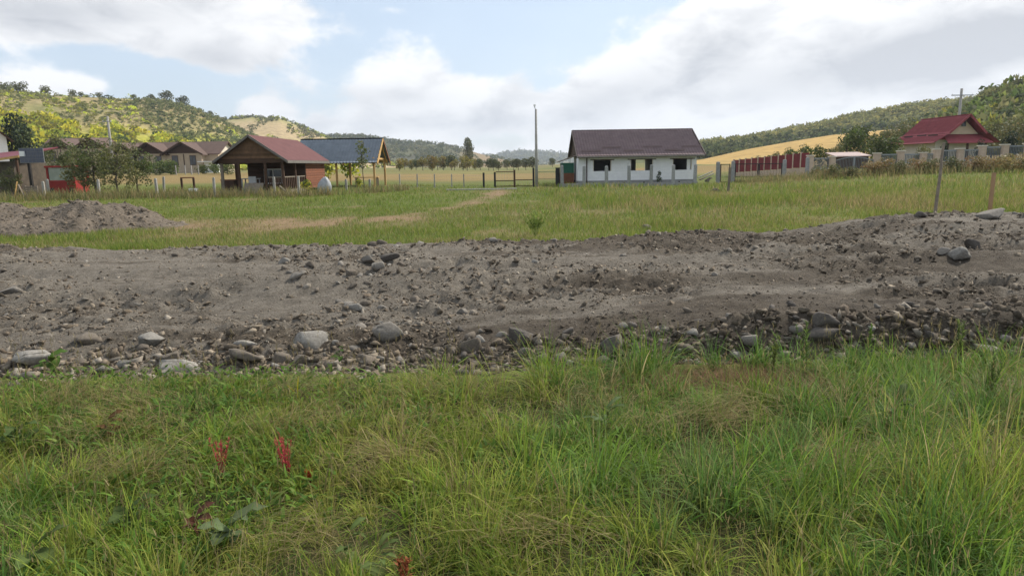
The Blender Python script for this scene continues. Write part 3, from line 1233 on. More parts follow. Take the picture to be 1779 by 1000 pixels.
def blades(X, Y, Z, L, W, az_, lean, droop, tint, seg=3):
    """curved tapering blades; lean = how far the tip goes sideways (0..1 of L)"""
    n = len(X)
    ts = np.linspace(0, 1, seg + 1)
    dx, dy = np.cos(az_), np.sin(az_)
    fa = az_ + math.pi / 2 + rng.normal(0, .7, n)
    wx, wy = np.cos(fa), np.sin(fa)
    rows = []
    for t in ts:
        out = lean * L * (t * .35 + .65 * t * t)
        up = L * (t * np.sqrt(np.clip(1 - (lean * .75) ** 2, .06, 1)) - droop * t * t * t)
        c = np.stack([X + dx * out, Y + dy * out, Z + up], -1)
        w = W * (1 - t) ** .6 * (.75 + .25 * min(1, t * 4)) * .5
        if t < 1:
            rows.append(c - np.stack([wx * w, wy * w, 0 * w], -1))
            rows.append(c + np.stack([wx * w, wy * w, 0 * w], -1))
        else:
            rows.append(c)
    k = len(rows)
    v = np.stack(rows, 1)
    tris = []
    for s in range(seg - 1):
        a = 2 * s
        tris += [(a, a + 1, a + 3), (a, a + 3, a + 2)]
    a = 2 * (seg - 1)
    tris.append((a, a + 1, a + 2))
    f = (np.array(tris)[None] + (np.arange(n) * k)[:, None, None]).reshape(-1, 3)
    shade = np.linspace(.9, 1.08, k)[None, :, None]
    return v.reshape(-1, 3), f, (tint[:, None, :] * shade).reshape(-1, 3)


def join(parts):
    vs, fs, ts_, k = [], [], [], 0
    for v, f, t in parts:
        vs.append(v)
        fs.append(f + k)
        ts_.append(t)
        k += len(v)
    return np.concatenate(vs), np.concatenate(fs), np.concatenate(ts_)


GRN = np.array([(.14, .235, .033), (.18, .265, .038), (.235, .285, .048), (.10, .195, .042), (.29, .295, .07), (.15, .225, .068)])
STR = np.array([(.33, .26, .12), (.27, .21, .095), (.22, .19, .08), (.38, .31, .16)])


def verge_ok(x, y):
    bare = np.exp(-((x - 1.75) / .55) ** 2 - ((y - 4.9) / .36) ** 2)
    return (y < road_near(x) + .02 + .35 * (fbm(x * 1.7, x * 0 + 4.4, 3, 94) - .5)) & (bare < .4)


# tussocks
def verge_sample(n, y0=1.0, y1=5.35):
    y = y0 + (y1 - y0) * rng.random(n) ** .85
    x = rng.uniform(-1, 1, n) * (.86 * y + 1.15)
    k = verge_ok(x, y)
    return x[k], y[k]


parts = []
tx, ty = verge_sample(1280)
nt = len(tx)
big = fbm(tx * .9, ty * 1.1, 3, 91)
lush = ss(-.8, 1.8, tx)
thgt = (.13 + .20 * ss(.35, .70, big) + .07 * lush + .08 * rng.random(nt)) * (.72 + .28 * ss(-1.0, .6, tx)) * (1.0 - .25 * ss(4.4, 5.3, ty) * (tx < -.8))
thgt = thgt * (1 + .08 * ss(4.6, 5.1, ty) * ss(-1.2, .3, tx)) * .93 * (1 - .30 * ss(2.2, 3.2, tx) * ss(4.0, 4.8, ty))
tr_ = rng.uniform(.035, .12, nt)
cold = fbm(tx * .6, ty * .8, 3, 92) + .18 * (lush - .5)
tcol = np.where(cold > .52, rng.choice([0, 3, 5], nt), rng.choice([1, 2, 4, 2], nt))
wide = np.where(rng.random(nt) < .35, 1.7, 1.0)
taz, tln = fbm(tx * .8, ty * .8, 2, 93) * 14, rng.random(nt) ** 1.5 * .7
cnt = (rng.integers(40, 120, nt) / wide).astype(int)
idx = np.repeat(np.arange(nt), cnt)
n = len(idx)
a = rng.random(n) * 6.283
r = np.sqrt(rng.random(n)) * tr_[idx]
x, y = tx[idx] + np.cos(a) * r, ty[idx] + np.sin(a) * r
k = verge_ok(x, y)
idx, a, r, x, y = idx[k], a[k], r[k], x[k], y[k]
n = len(idx)
L = thgt[idx] * rng.uniform(.55, 1.45, n)
ox = np.cos(a) * (r / tr_[idx]) * .8 + np.cos(taz[idx]) * tln[idx] + rng.normal(0, .48, n)
oy = np.sin(a) * (r / tr_[idx]) * .8 + np.sin(taz[idx]) * tln[idx] + rng.normal(0, .48, n)
lean = np.clip(np.hypot(ox, oy), .05, 1.25)
warm = fbm(x * .7, y * .9, 3, 95)
col = GRN[np.where(rng.random(n) < .8, tcol[idx], rng.integers(0, 6, n))] * rng.uniform(.75, 1.2, nt)[idx][:, None]
dead = rng.random(n) < (.03 + .16 * ss(.52, .72, warm))
col = np.where(dead[:, None], STR[rng.integers(0, 4, n)], col) * rng.uniform(.7, 1.35, n)[:, None]
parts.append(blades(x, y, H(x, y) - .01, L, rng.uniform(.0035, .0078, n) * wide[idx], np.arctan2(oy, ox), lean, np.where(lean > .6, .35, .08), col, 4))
# undergrowth between the tussocks, matted and partly dead
x, y = verge_sample(27000)
n = len(x)
warm = fbm(x * .7, y * .9, 3, 95)
dead = rng.random(n) < (.12 + .45 * ss(.50, .72, warm))
col = np.where(dead[:, None], STR[rng.integers(0, 4, n)] * .8, GRN[rng.integers(0, 6, n)]) * rng.uniform(.6, 1.15, n)[:, None]
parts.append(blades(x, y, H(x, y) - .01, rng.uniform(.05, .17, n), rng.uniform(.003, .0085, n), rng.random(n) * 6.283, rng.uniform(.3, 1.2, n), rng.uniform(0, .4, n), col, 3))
# long stems and seed straws standing above the rest
x, y = verge_sample(2600)
n = len(x)
tall = .27 + .20 * rng.random(n) + .08 * ss(0, 2.5, x)
col = np.where((rng.random(n) < .45)[:, None], STR[rng.integers(0, 4, n)], GRN[rng.integers(0, 6, n)] * 1.15)
parts.append(blades(x, y, H(x, y), tall * (1 - .3 * ss(4.3, 5.2, y)), rng.uniform(.002, .004, n), rng.random(n) * 6.283, rng.uniform(.15, .95, n), rng.uniform(0, .2, n), col, 4))
# seed heads on some of the stems
x, y = verge_sample(1500)
n = len(x)
hgt = rng.uniform(.28, .46, n)
for q in range(5):
    col = STR[rng.integers(0, 4, n)] * rng.uniform(.6, 1.0, (n, 1))
    parts.append(blades(x + rng.normal(0, .004, n), y + rng.normal(0, .004, n), H(x, y) + hgt - .014 * q, np.full(n, .035), rng.uniform(.003, .006, n), rng.random(n) * 6.283, rng.uniform(.2, .7, n), np.zeros(n), col, 2))
parts.append(blades(x, y, H(x, y), hgt, np.full(n, .0022), np.zeros(n), np.full(n, .02), np.zeros(n), STR[rng.integers(0, 4, n)] * .9, 2))
# clover and plantain: small broad leaves low down in patches
x, y = verge_sample(26000)
k = rng.random(len(x)) < ss(.50, .66, fbm(x * 1.3, y * 1.3, 3, 90) + .10 * ss(0, -2, x))
x, y = x[k], y[k]
n = len(x)
col = np.array([(.10, .19, .03), (.13, .22, .035), (.08, .15, .03), (.17, .23, .05)])[rng.integers(0, 4, n)] * rng.uniform(.7, 1.2, (n, 1))
parts.append(blades(x, y, H(x, y) + rng.uniform(.03, .13, n), rng.uniform(.035, .09, n), rng.uniform(.014, .030, n), rng.random(n) * 6.283, rng.uniform(.8, 1.2, n), rng.uniform(0, .4, n), col, 3))
# flattened straw mats
n = 5200
cx = rng.uniform(-3.2, 3.4, 26)
cy = rng.uniform(2.3, 4.7, 26)
ci = rng.integers(0, 26, n)
ca = rng.random(26) * 6.283
x, y = cx[ci] + rng.normal(0, .16, n), cy[ci] + rng.normal(0, .12, n)
k = verge_ok(x, y)
x, y, ci = x[k], y[k], ci[k]
n = len(x)
parts.append(blades(x, y, H(x, y) + rng.uniform(.02, .15, n), rng.uniform(.12, .30, n), rng.uniform(.002, .0045, n), ca[ci] + rng.normal(0, .5, n), rng.uniform(1.0, 1.3, n), rng.uniform(.1, .4, n), STR[rng.integers(0, 4, n)] * rng.uniform(.7, 1.2, (n, 1)), 3))
# dead brown grass beside the bare patch
n = 2600
x, y = rng.normal(1.75, .5, n), rng.normal(4.92, .2, n)
k = y < road_near(x) + .12
x, y = x[k], y[k]
n = len(x)
parts.append(blades(x, y, H(x, y), rng.uniform(.05, .17, n), rng.uniform(.003, .006, n), rng.random(n) * 6.283, rng.uniform(.5, 1.1, n), rng.uniform(0, .3, n), np.array([.24, .15, .085]) * rng.uniform(.6, 1.3, (n, 1)), 3))
v, f, t = join(parts)
me = mesh_np('verge_grass', v, f, 3, t)
tag(link('verge_grass', me, grass_mat), 'rank green grass with dead straws in front of the dirt road', 'grass', None, 'stuff')

# meadow between road and fences
parts = []
n = 165000
u = rng.random(n)
y0, y1 = 13.7, 58.0
y = 1 / (1 / y0 - u * (1 / y0 - 1 / y1))
x = rng.uniform(-1, 1, n) * (.82 * y + 3)
hp = heap_h(x, y)
k = (y > road_far(x) + .02) & ((hp < .03) | (x < -22) | (y > 23.4) | (y < 16.8) | (x > -8.2))
d = meadow_dry(x, y)
k &= rng.random(n) > d * .75
k &= ~((x > 4.9) & (y > 50.6))
k &= ~((x > 22) & (y > 52))
k &= ~((x > -18.2) & (x < -13.2) & (y > 40.8))
k &= ~((x > -1.8) & (x < 2.0) & (y > 47) & (rng.random(n) < .5))
x, y, d = x[k], y[k], d[k]
n = len(x)
nz2 = fbm(x * .25, y * .18, 4, 97)
rightg = ss(-.5, 2.5, x - .012 * y) * ss(15, 20, y)
L = (.04 + .11 * nz2 + .10 * ss(.55, .75, fbm(x * .9, y * .6, 3, 89)) + .20 * rightg * ss(.3, .6, nz2) + .05 * rng.random(n)) * (1 - .5 * d) * np.clip(.75 + y * .012, .8, 1.25)
edge = np.exp(-((y - road_far(x)) / .8) ** 2)
L = L + .07 * edge
W = (.0012 * y) * rng.uniform(.35, 1.0, n)
gcol = np.array([(.135, .20, .036), (.165, .215, .04), (.21, .24, .048), (.11, .17, .034), (.24, .24, .06)])
col = gcol[rng.integers(0, 5, n)]
pat = fbm(x * .6, y * .3, 4, 96)
strw = rng.random(n) < (.06 + .36 * ss(.45, .66, pat) + .75 * d + .35 * rightg * ss(.42, .62, fbm(x * .5, y * .35, 3, 98)))
col = np.where(strw[:, None], STR[rng.integers(0, 4, n)] * .95, col)
lush2 = np.exp(-((x + 4.5) / 5.5) ** 2 - ((y - 33) / 8) ** 2)[:, None]
col = col * (1 - lush2 * .6) + np.array([.135, .215, .035]) * lush2 * .6
col = col * rng.uniform(.75, 1.25, (n, 1))
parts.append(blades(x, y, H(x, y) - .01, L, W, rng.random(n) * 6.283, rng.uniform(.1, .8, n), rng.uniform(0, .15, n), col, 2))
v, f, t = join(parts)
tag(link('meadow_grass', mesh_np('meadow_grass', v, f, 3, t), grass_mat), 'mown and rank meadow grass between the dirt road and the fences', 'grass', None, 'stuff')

# fringe of tall dry weeds along the fences
parts = []
n = 5600
x = rng.uniform(-30, -7, n)
y = np.interp(x, [-30, -12, -7], [36.5, 38, 47]) + rng.normal(0, 1.1, n)
k = rng.random(n) < ss(.35, .6, fbm(x * .4, y * .4, 3, 99)) + .25
x, y = x[k], y[k]
n1 = len(x)
x2 = rng.uniform(16, 40, 5000)
y2 = 44.5 + rng.normal(0, 1.6, 5000) - (x2 - 30) * .3
x, y = np.concatenate([x, x2]), np.concatenate([y, y2])
n = len(x)
col = np.where((rng.random(n) < .55)[:, None], STR[rng.integers(0, 4, n)] * .8, np.array(OLV)[rng.integers(0, 4, n)] * 1.2)
parts.append(blades(x, y, H(x, y), rng.uniform(.25, .75, n), rng.uniform(.02, .05, n), rng.random(n) * 6.283, rng.uniform(.1, .6, n), rng.uniform(0, .15, n), col, 3))
v, f, t = join(parts)
tag(link('dry_weeds', mesh_np('dry_weeds', v, f, 3, t), grass_mat), 'tall straw coloured weeds growing along the fence lines', 'weeds', None, 'stuff')


# ------------------------------------------------------------------ building materials
M_block = mat('aerated_block', (.82, .82, .82), (.75, .75, .76), 3, .95, .002, 40, rand=.02)
M_mortar = mat('mortar', (.66, .66, .65), (.58, .58, .57), 8)
M_plinth = mat('cement_plinth', (.30, .30, .30), (.21, .21, .205), 3, .95, .006)
M_conc = mat('concrete_post', (.33, .33, .325), (.22, .22, .215), 7, .95, .005, rand=.12)
M_pale_conc = mat('pale_concrete', (.36, .345, .315), (.25, .24, .22), 7, .95, .005, rand=.12)
M_tile = mat('brown_metal_tile', (.225, .165, .165), (.17, .122, .124), 2, .75, 0, spec=.25)
M_tile_d = mat('brown_trim', (.07, .045, .042), (.05, .034, .032), 4, .6)
M_bluetile = mat('slate_metal_tile', (.25, .28, .315), (.185, .21, .24), 2, .75, 0, spec=.25)
M_redtile = mat('red_metal_tile', (.30, .068, .078), (.22, .05, .058), 1.5, .7, 0, spec=.25)
M_redbit = mat('red_bitumen', (.135, .058, .056), (.10, .042, .042), 2.5, .95, .004)
M_wood_d = mat('dark_plank', (.085, .045, .026), (.045, .026, .017), 3, .85, .004, stretch=(1, 1, 6), rand=.2)
M_wood_r = mat('red_brown_plank', (.23, .085, .043), (.14, .052, .03), 3, .8, .004, stretch=(1, 1, 6), rand=.16)
M_wood_y = mat('fresh_timber', (.56, .35, .14), (.43, .26, .10), 4, .8, .003, rand=.1)
M_wood_g = mat('weathered_wood', (.24, .20, .155), (.14, .115, .09), 6, .9, .004, rand=.15)
M_wood_o = mat('raw_stake', (.40, .25, .14), (.29, .18, .10), 5, .85, .003)
M_fascia = mat('grey_fascia', (.19, .172, .155), (.12, .108, .098), 5)
M_black = mat('black_steel', (.022, .022, .024), (.014, .014, .016), 8, .6)
M_dark = mat('dark_interior', (.035, .03, .028), (.022, .02, .018), 3)
M_cream = mat('cream_render', (.62, .51, .38), (.53, .43, .32), 2, .95)
M_creamw = mat('pale_render', (.68, .62, .52), (.60, .54, .45), 2, .95)
M_white = mat('white_paint', (.78, .78, .77), (.68, .68, .67), 4, .7)
M_pillar = mat('pillar_cream', (.55, .43, .33), (.44, .34, .26), 5, .95, rand=.06)
M_redpanel = mat('dark_red_sheet', (.185, .018, .028), (.14, .014, .022), 3, .5, rand=.1)
M_steelgrey = mat('grey_ironwork', (.30, .32, .33), (.22, .235, .245), 8, .6)
M_meshgrey = mat('grey_sheet', (.165, .18, .19), (.12, .13, .14), 5, .7)
M_rowroof = mat('row_roof', (.125, .082, .066), (.09, .06, .05), 1.2, .9)
M_glass = mat('window_glass', (.03, .035, .04), (.02, .024, .028), 2, .08, 0, spec=.6)
M_rowwall_shaded = mat('shaded_row_wall', (.47, .37, .27), (.38, .30, .215), 1.5)  # cream render darkened, the shade on these walls is in the colour
M_porch = mat('dull_white', (.42, .42, .41), (.32, .32, .31), 4, .7)
M_green = mat('green_tin', (.02, .12, .075), (.015, .09, .055), 4, .6)
M_orange = mat('rust_board', (.22, .09, .045), (.14, .06, .035), 5)
M_redmetal = mat('red_enamel', (.33, .03, .025), (.22, .02, .018), 4, .5)
M_tarp = mat('pale_tarpaulin', (.37, .38, .39), (.24, .25, .262), 5, .6, .01, 14)
M_solar = mat('solar_cell', (.035, .05, .085), (.025, .036, .065), 3, .2, 0, spec=.6)
M_alu = mat('aluminium', (.22, .225, .23), (.16, .165, .17), 8, .5)


def gz(x, y):
    return Hf(x, y)


def tile_roof(name, m, parent, x0, x1, ya, za, yb, zb, thick=.05, wave=.22, step=.38, amp=.018, nx_per=4):
    """pressed metal tile sheet: waves along x, small steps down the slope; (ya,za) eave to (yb,zb) ridge"""
    L = math.hypot(yb - ya, zb - za)
    nrow = max(3, int(L / step))
    xs = np.arange(x0, x1 + 1e-6, wave / nx_per)
    t, off = [], []
    for r_ in range(nrow):
        for a_, o_ in ((0.0, .060), (.97, .004)):
            t.append((r_ + a_) / nrow)
            off.append(o_)
    t.append(1.0)
    off.append(.0)
    t, off = np.array(t), np.array(off)
    nyv, nzv = -(zb - za) / L, (yb - ya) / L
    if nzv < 0:
        nyv, nzv = -nyv, -nzv
    Xg, Tg = np.meshgrid(xs, t)
    o = off[:, None] + amp * np.sin((xs - x0) / wave * 2 * math.pi)[None]
    Yg = ya + (yb - ya) * Tg + nyv * o
    Zg = za + (zb - za) * Tg + nzv * o
    ny, nx = Xg.shape
    i = np.arange(ny - 1)[:, None] * nx + np.arange(nx - 1)[None]
    f = np.stack([i, i + 1, i + nx + 1, i + nx], -1).reshape(-1, 4)
    v = np.stack([Xg, Yg, Zg], -1).reshape(-1, 3)
    vb = v - np.array([0, nyv * thick, nzv * thick])
    f2 = f[:, ::-1] + len(v)
    me = mesh_np(name, np.concatenate([v, vb]), np.concatenate([f, f2]), 4)
    return link(name, me, m, parent)


def block_wall(parent, L, z0, rows, opens, m, bl=.6, dep=.25, y=0.0):
    """courses of blocks, each its own object, leaving the openings free; opens: (xa, xb, row_a, row_b)"""
    z = z0
    shared = {}
    for r_, h in enumerate(rows):
        cuts = sorted([(a_, b_) for a_, b_, ra, rb in opens if ra <= r_ < rb])
        segs, cur = [], 0.0
        for a_, b_ in cuts:
            segs.append((cur, a_))
            cur = b_
        segs.append((cur, L))
        for a_, b_ in segs:
            x = a_
            first = bl * (.5 if r_ % 2 else 1.0)
            while x < b_ - .02:
                w = min(first, b_ - x)
                if b_ - x - w < .12:
                    w = b_ - x
                first = bl
                key = (round(w, 2), h)
                if key not in shared:
                    me = bpy.data.meshes.new('block')
                    mb = MB().box(.0025, w - .0025, 0, dep, .0025, h - .0025)
                    me.from_pydata(mb.v, [], mb.f)
                    me.materials.append(m)
                    shared[key] = me
                o = link('block', shared[key], None, parent)
                o.location = (x, y + random.uniform(-.002, .002), z)
                x += w
        z += h


# ------------------------------------------------------------------ unfinished white block house
FY = 53.0
a0 = at(1005, 322, FY)
a1 = at(1209, 320, FY)
HL = a1.x - a0.x
hz = gz(a0.x + 4, FY) - .05
hs = thing('block_house', (a0.x, FY, hz), 'single storey house of bare white blocks with brown tiled roof and open window holes', 'house')
k = HL / 8.9
W_ = [(1.10 * k, 2.48 * k, 3, 6), (3.92 * k, 5.62 * k, 3, 6), (7.10 * k, 8.55 * k, 3, 6)]
PL = .46
rows = [.24, .24, .24, .27, .27, .27, .30]
wt = PL + sum(rows)
MB().box(-.03, HL + .03, -.04, 7.0, -.3, PL).build('plinth', M_plinth, hs)
fw = MB()
# mortar core just behind the block faces
for xa, xb in ((0.01, W_[0][0]), (W_[0][1], W_[1][0]), (W_[1][1], W_[2][0]), (W_[2][1], HL - .01)):
    fw.box(xa + .004, xb - .004, .012, .24, PL + .001, wt - .002)
for w in W_:
    fw.box(w[0] - .004, w[1] + .004, .012, .24, PL + .001, PL + .718)
    fw.box(w[0] - .004, w[1] + .004, .012, .24, PL + 1.535, wt - .002)
wall = fw.build('front_wall', M_mortar, hs)
block_wall(wall, HL, PL, rows, W_, M_block)
for w in W_:
    MB().box(w[0] - .22, w[1] + .22, -.012, .20, PL + 1.532, PL + 1.60).build('lintel', M_wood_d, hs)
    MB().box(w[0] - .02, w[0] + .05, .03, .22, PL + .72, PL + 1.53).build('window_reveal', M_creamw, hs)
    MB().box(w[1] - .05, w[1] + .02, .03, .22, PL + .72, PL + 1.53).build('window_reveal', M_creamw, hs)
MB().box(W_[2][1] - .36, W_[2][1] - .10, .06, .20, PL + .72, PL + 1.53).build('pale_reveal', M_white, hs)  # white box standing for the light right reveal of this opening
sw = MB().box(0, .25, .252, 6.98, PL, wt)
sw.build('side_wall', M_block, hs)
MB().box(HL - .25, HL, .252, 6.98, PL, wt).build('side_wall', M_block, hs)
bw = MB()                              # rear wall with a hole opposite the middle window
bx0, bx1 = W_[1][0] + 1.62, W_[1][0] + 1.85
bw.box(.25, bx0, 6.73, 6.98, PL, wt).box(bx1 + .60, HL - .25, 6.73, 6.98, PL, wt).box(bx0, bx1 + .60, 6.73, 6.98, PL, PL + .55).box(bx0, bx1 + .60, 6.73, 6.98, PL + 1.62, wt)
bw.build('rear_wall', M_block, hs)
MB().box(HL * .36, HL * .36 + .15, .26, 6.7, PL, wt - .01).build('inner_wall', M_plinth, hs)
MB().box(HL * .72, HL * .72 + .15, .26, 6.7, PL, wt - .01).build('inner_wall', M_plinth, hs)
MB().box(.26, HL - .26, .26, 6.72, wt - .10, wt - .03).build('ceiling', M_wood_d, hs)
ez, rz_ = wt + .02, wt + 2.08
for xx0 in (0.0, HL - .25):              # gable ends
    MB().add([(xx0, .1, wt), (xx0, 6.9, wt), (xx0, 3.5, rz_ - .22), (xx0 + .25, .1, wt), (xx0 + .25, 6.9, wt), (xx0 + .25, 3.5, rz_ - .22)],
             [(0, 1, 2), (3, 5, 4), (0, 3, 4, 1), (1, 4, 5, 2), (2, 5, 3, 0)]).build('gable', M_wood_d, hs)
rf = tile_roof('roof', M_tile, hs, -.14, HL + .45, -.62, ez - .02, 3.5, rz_)
tile_roof('roof_slope', M_tile, rf, -.14, HL + .45, 7.62, ez - .02, 3.5, rz_)
MB().beam((-.16, 3.5, rz_ + .03), (HL + .47, 3.5, rz_ + .03), .24, .07).build('ridge_cap', M_tile, rf)
for xx0 in (-.19, HL + .50):
    MB().beam((xx0, -.64, ez - .07), (xx0, 3.5, rz_ - .05), .05, .20).build('barge_board', M_tile_d, rf)
    MB().beam((xx0, 7.64, ez - .07), (xx0, 3.5, rz_ - .05), .05, .20).build('barge_board', M_tile_d, rf)
MB().box(-.14, HL + .4, -.60, .0, ez - .14, ez - .10).build('soffit', M_fascia, rf)
gt = MB()
gt.cyl((-.14, -.72, ez - .08), (HL + .45, -.72, ez - .08), .062, .062, 8)
gt.build('gutter', M_fascia, rf)
MB().cyl((.62, -.10, ez - .12), (.62, -.10, .1), .045, .045, 8).build('downpipe', M_tile_d, hs)
for i, (u_, lv) in enumerate(((.03, .14), (.20, .27), (.37, .14), (.53, .27), (.70, .14), (.85, .27))):
    xa = -.05 + u_ * HL * 1.05
    yy_ = -.62 + (3.5 + .62) * lv
    zz_ = ez + (rz_ - ez) * lv
    MB().box(xa, xa + 1.45 * k, yy_ - .05, yy_ + .03, zz_ + .04, zz_ + .17).build('snow_guard', M_tile, rf)
for u_ in (.12, .38, .55, .85):
    MB().box(u_ * HL, u_ * HL + .12, -.05, .0, .2, .32).build('vent_hole', M_dark, hs)

# small fir in front of the wall
fir = make_tree_meshes('fir', .9, .30, .48, .46, 40, .09, 700, .06, DKG[:2] + [(.04, .075, .05)], .02, .85, 2)
p = at(1145, 311, 52.2)
tree('young_fir', fir, (p.x, 52.2, gz(p.x, 52.2) + .15), 1.0, 'tiny dark fir growing against the white block wall', 'tree')

# green tin shed beside it
p = at(990, 320, 55)
sh = thing('tin_shed', (p.x, 55, gz(p.x, 55)), 'low shed with green tin side and rusty boards left of the white house', 'shed')
MB().box(-.7, .35, 0, 1.6, 0, .95).build('board_base', M_orange, sh)
MB().box(-.66, .33, .02, 1.58, .95, 1.75).build('tin_panel', M_green, sh)
MB().add([(-.95, -.25, 1.78), (.5, -.25, 2.25), (.5, 1.8, 2.25), (-.95, 1.8, 1.78), (-.95, -.25, 1.84), (.5, -.25, 2.31), (.5, 1.8, 2.31), (-.95, 1.8, 1.84)],
         [(3, 2, 1, 0), (4, 5, 6, 7), (0, 1, 5, 4), (1, 2, 6, 5), (2, 3, 7, 6), (3, 0, 4, 7)]).build('roof', M_wood_g, sh)

# rubble right of the house
p = at(1222, 318, 52)
rb = thing('rubble_pile', (p.x, 52, gz(p.x, 52)), 'small pile of broken boards and pale slabs right of the white house', 'rubble')
for i in range(5):
    MB().beam((random.uniform(-.5, .3), random.uniform(-.3, .3), .1 + .08 * i), (random.uniform(.3, .8), random.uniform(-.3, .3), .25 + .16 * i), .35, .05).build('slab', random.choice([M_pale_conc, M_wood_g]), rb)

# ------------------------------------------------------------------ concrete posts before the white house
def conc_post(px, ytop, ybot, Y, label, w=.23, m=None, group='concrete fence posts', lean=0.0, name='concrete_post'):
    p = at(px, ybot, Y)
    q = at(px, ytop, Y)
    g = gz(p.x, Y)
    h = max(.5, q.z - g)
    mb = MB()
    t = .9
    mb.add([(-w / 2, -w / 2, -.2), (w / 2, -w / 2, -.2), (w / 2, w / 2, -.2), (-w / 2, w / 2, -.2),
            (-w / 2 * t, -w / 2 * t, h - .05), (w / 2 * t, -w / 2 * t, h - .05), (w / 2 * t, w / 2 * t, h - .05), (-w / 2 * t, w / 2 * t, h - .05),
            (-w / 4, -w / 4, h), (w / 4, -w / 4, h), (w / 4, w / 4, h), (-w / 4, w / 4, h)],
           [(3, 2, 1, 0), (0, 1, 5, 4), (1, 2, 6, 5), (2, 3, 7, 6), (3, 0, 4, 7), (4, 5, 9, 8), (5, 6, 10, 9), (6, 7, 11, 10), (7, 4, 8, 11), (8, 9, 10, 11)])
    o = mb.build(name, m or M_conc)
    o.location = (p.x, Y, g)
    o.rotation_euler = (random.uniform(-.02, .02), lean + random.uniform(-.015, .015), random.uniform(-.1, .1))
    return tag(o, label, 'post', group)


HP = [(976.5, 287, 'grey concrete post by the green tin shed'), (1014.6, 288, 'grey concrete post before the downpipe corner of the white house'),
      (1053.6, 288, 'grey concrete post below the right end of the first window hole'), (1092.7, 287, 'grey concrete post left of the see through window hole'),
      (1130.8, 286, 'grey concrete post at the right edge of the see through window'), (1169.3, 286, 'grey concrete post right of the tiny fir'),
      (1207, 285, 'grey concrete post at the white house right corner')]
for px, yt, lb in HP:
    conc_post(px, yt, 321, 50.3, lb)
for px, yt, Y, lb in ((1247, 281, 50, 'grey concrete wicket post beside the rubble'), (1272, 279.5, 50, 'grey concrete post between wicket and double gate'),
                      (1361.5, 277, 50.4, 'grey concrete post at the far hinge of the double gate'), (1401, 273, 51, 'grey concrete post where the dark red fence ends')):
    conc_post(px, yt, 316, Y, lb, .24)
p0, p1 = at(976, 320, 50.3), at(1207, 320, 50.3)
kb = MB()
xs = np.linspace(p0.x - .2, p1.x + .2, 9)
for a_, b_ in zip(xs[:-1], xs[1:]):
    kb.box(a_ + .004, b_ - .004, 50.22, 50.38, gz((a_ + b_) / 2, 50.3) - .2, gz((a_ + b_) / 2, 50.3) + .24)
tag(kb.build('concrete_footing', M_plinth), 'low concrete footing joining the posts before the white house', 'footing')


def gate(name, pxa, pxb, Y, h, label, leaves=2, m=None, bars=7, rails=(.06, .97)):
    a_, b_ = at(pxa, 316, Y).x, at(pxb, 316, Y).x
    g = min(gz(a_, Y), gz(b_, Y))
    o = thing(name, (a_, Y, g), label, 'gate')
    Lw = (b_ - a_) / leaves
    for i in range(leaves):
        x0, x1 = i * Lw + .02, (i + 1) * Lw - .02
        fr = MB()
        fr.box(x0, x0 + .06, -.03, .03, .05, h).box(x1 - .06, x1, -.03, .03, .05, h)
        for r_ in rails:
            fr.box(x0 + .06, x1 - .06, -.02, .02, r_ * h - .02, r_ * h + .03)
        lf = fr.build('gate_frame', m or M_black, o)
        for j in range(bars):
            xx_ = x0 + .06 + (x1 - x0 - .12) * (j + .5) / bars
            MB().box(xx_ - .004, xx_ + .004, -.006, .006, rails[0] * h + .03, rails[-1] * h - .02).build('bar', m or M_black, lf)
    return o


gate('double_gate', 1275.5, 1358, 50.0, 1.34, 'black steel double gate with thin bars before the dark red fence')
gate('wicket_gate', 1250, 1268, 50.0, 1.38, 'narrow brown wicket gate between two concrete posts', 1, M_wood_d, 6)

# ------------------------------------------------------------------ dark red panel fence
A, B = at(1274, 305, 63), at(1404, 305, 52.8)
A.z = B.z = 0
d = (B - A)
Ln = d.length
rzf = math.atan2(d.y, d.x)
fz = gz(A.x, A.y) - .1
fe = thing('panel_fence', (A.x, A.y, fz), 'fence of dark red panels between cream posts on a cream plinth', 'fence', rzf)
NP = 11
slope = (gz(B.x, B.y) + .25 - fz) / Ln
for i in range(NP):
    x0, x1 = Ln * i / NP, Ln * (i + 1) / NP
    zb = slope * (x0 + x1) / 2
    MB().box(x0 - .005, x1 - .02, -.11, .11, zb - .5, zb + .38).build('plinth', M_pillar, fe)
    MB().box(x0 + .065, x1 - .065, -.025, .025, zb + .40, zb + 1.50).build('panel', M_redpanel, fe)
    MB().box(x0 - .06, x0 + .06, -.06, .06, zb + .402, zb + 1.56).build('fence_post', M_pillar, fe)

# ------------------------------------------------------------------ grey ironwork fence with cream pillars
PIL = [(1408, 270, 52.2), (1446, 272, 51.8), (1524, 266, 51.0), (1565, 262, 50.4), (1604, 265, 49.8), (1628, 259, 49.4), (1668, 258, 48.9), (1707, 253, 48.3), (1746, 251, 47.8), (1786, 249, 47.2), (1826, 247, 46.6)]
o0 = at(1408, 305, 52.2)
fe = thing('ironwork_fence', (o0.x, o0.y, 0), 'grey ironwork fence between cream pillars with an arched double gate', 'fence')
pts = []
for px, yt, Y in PIL:
    q = at(px, yt, Y)
    g = gz(q.x, Y)
    pts.append((q.x - o0.x, Y - o0.y, g, q.z))
    x_, y_ = q.x - o0.x, Y - o0.y
    pl = MB().box(x_ - .19, x_ + .19, y_ - .19, y_ + .19, g - .4, q.z - .05).build('pillar', M_pillar, fe)
    MB().box(x_ - .24, x_ + .24, y_ - .24, y_ + .24, q.z - .048, q.z + .03).build('pillar_cap', M_creamw, pl)
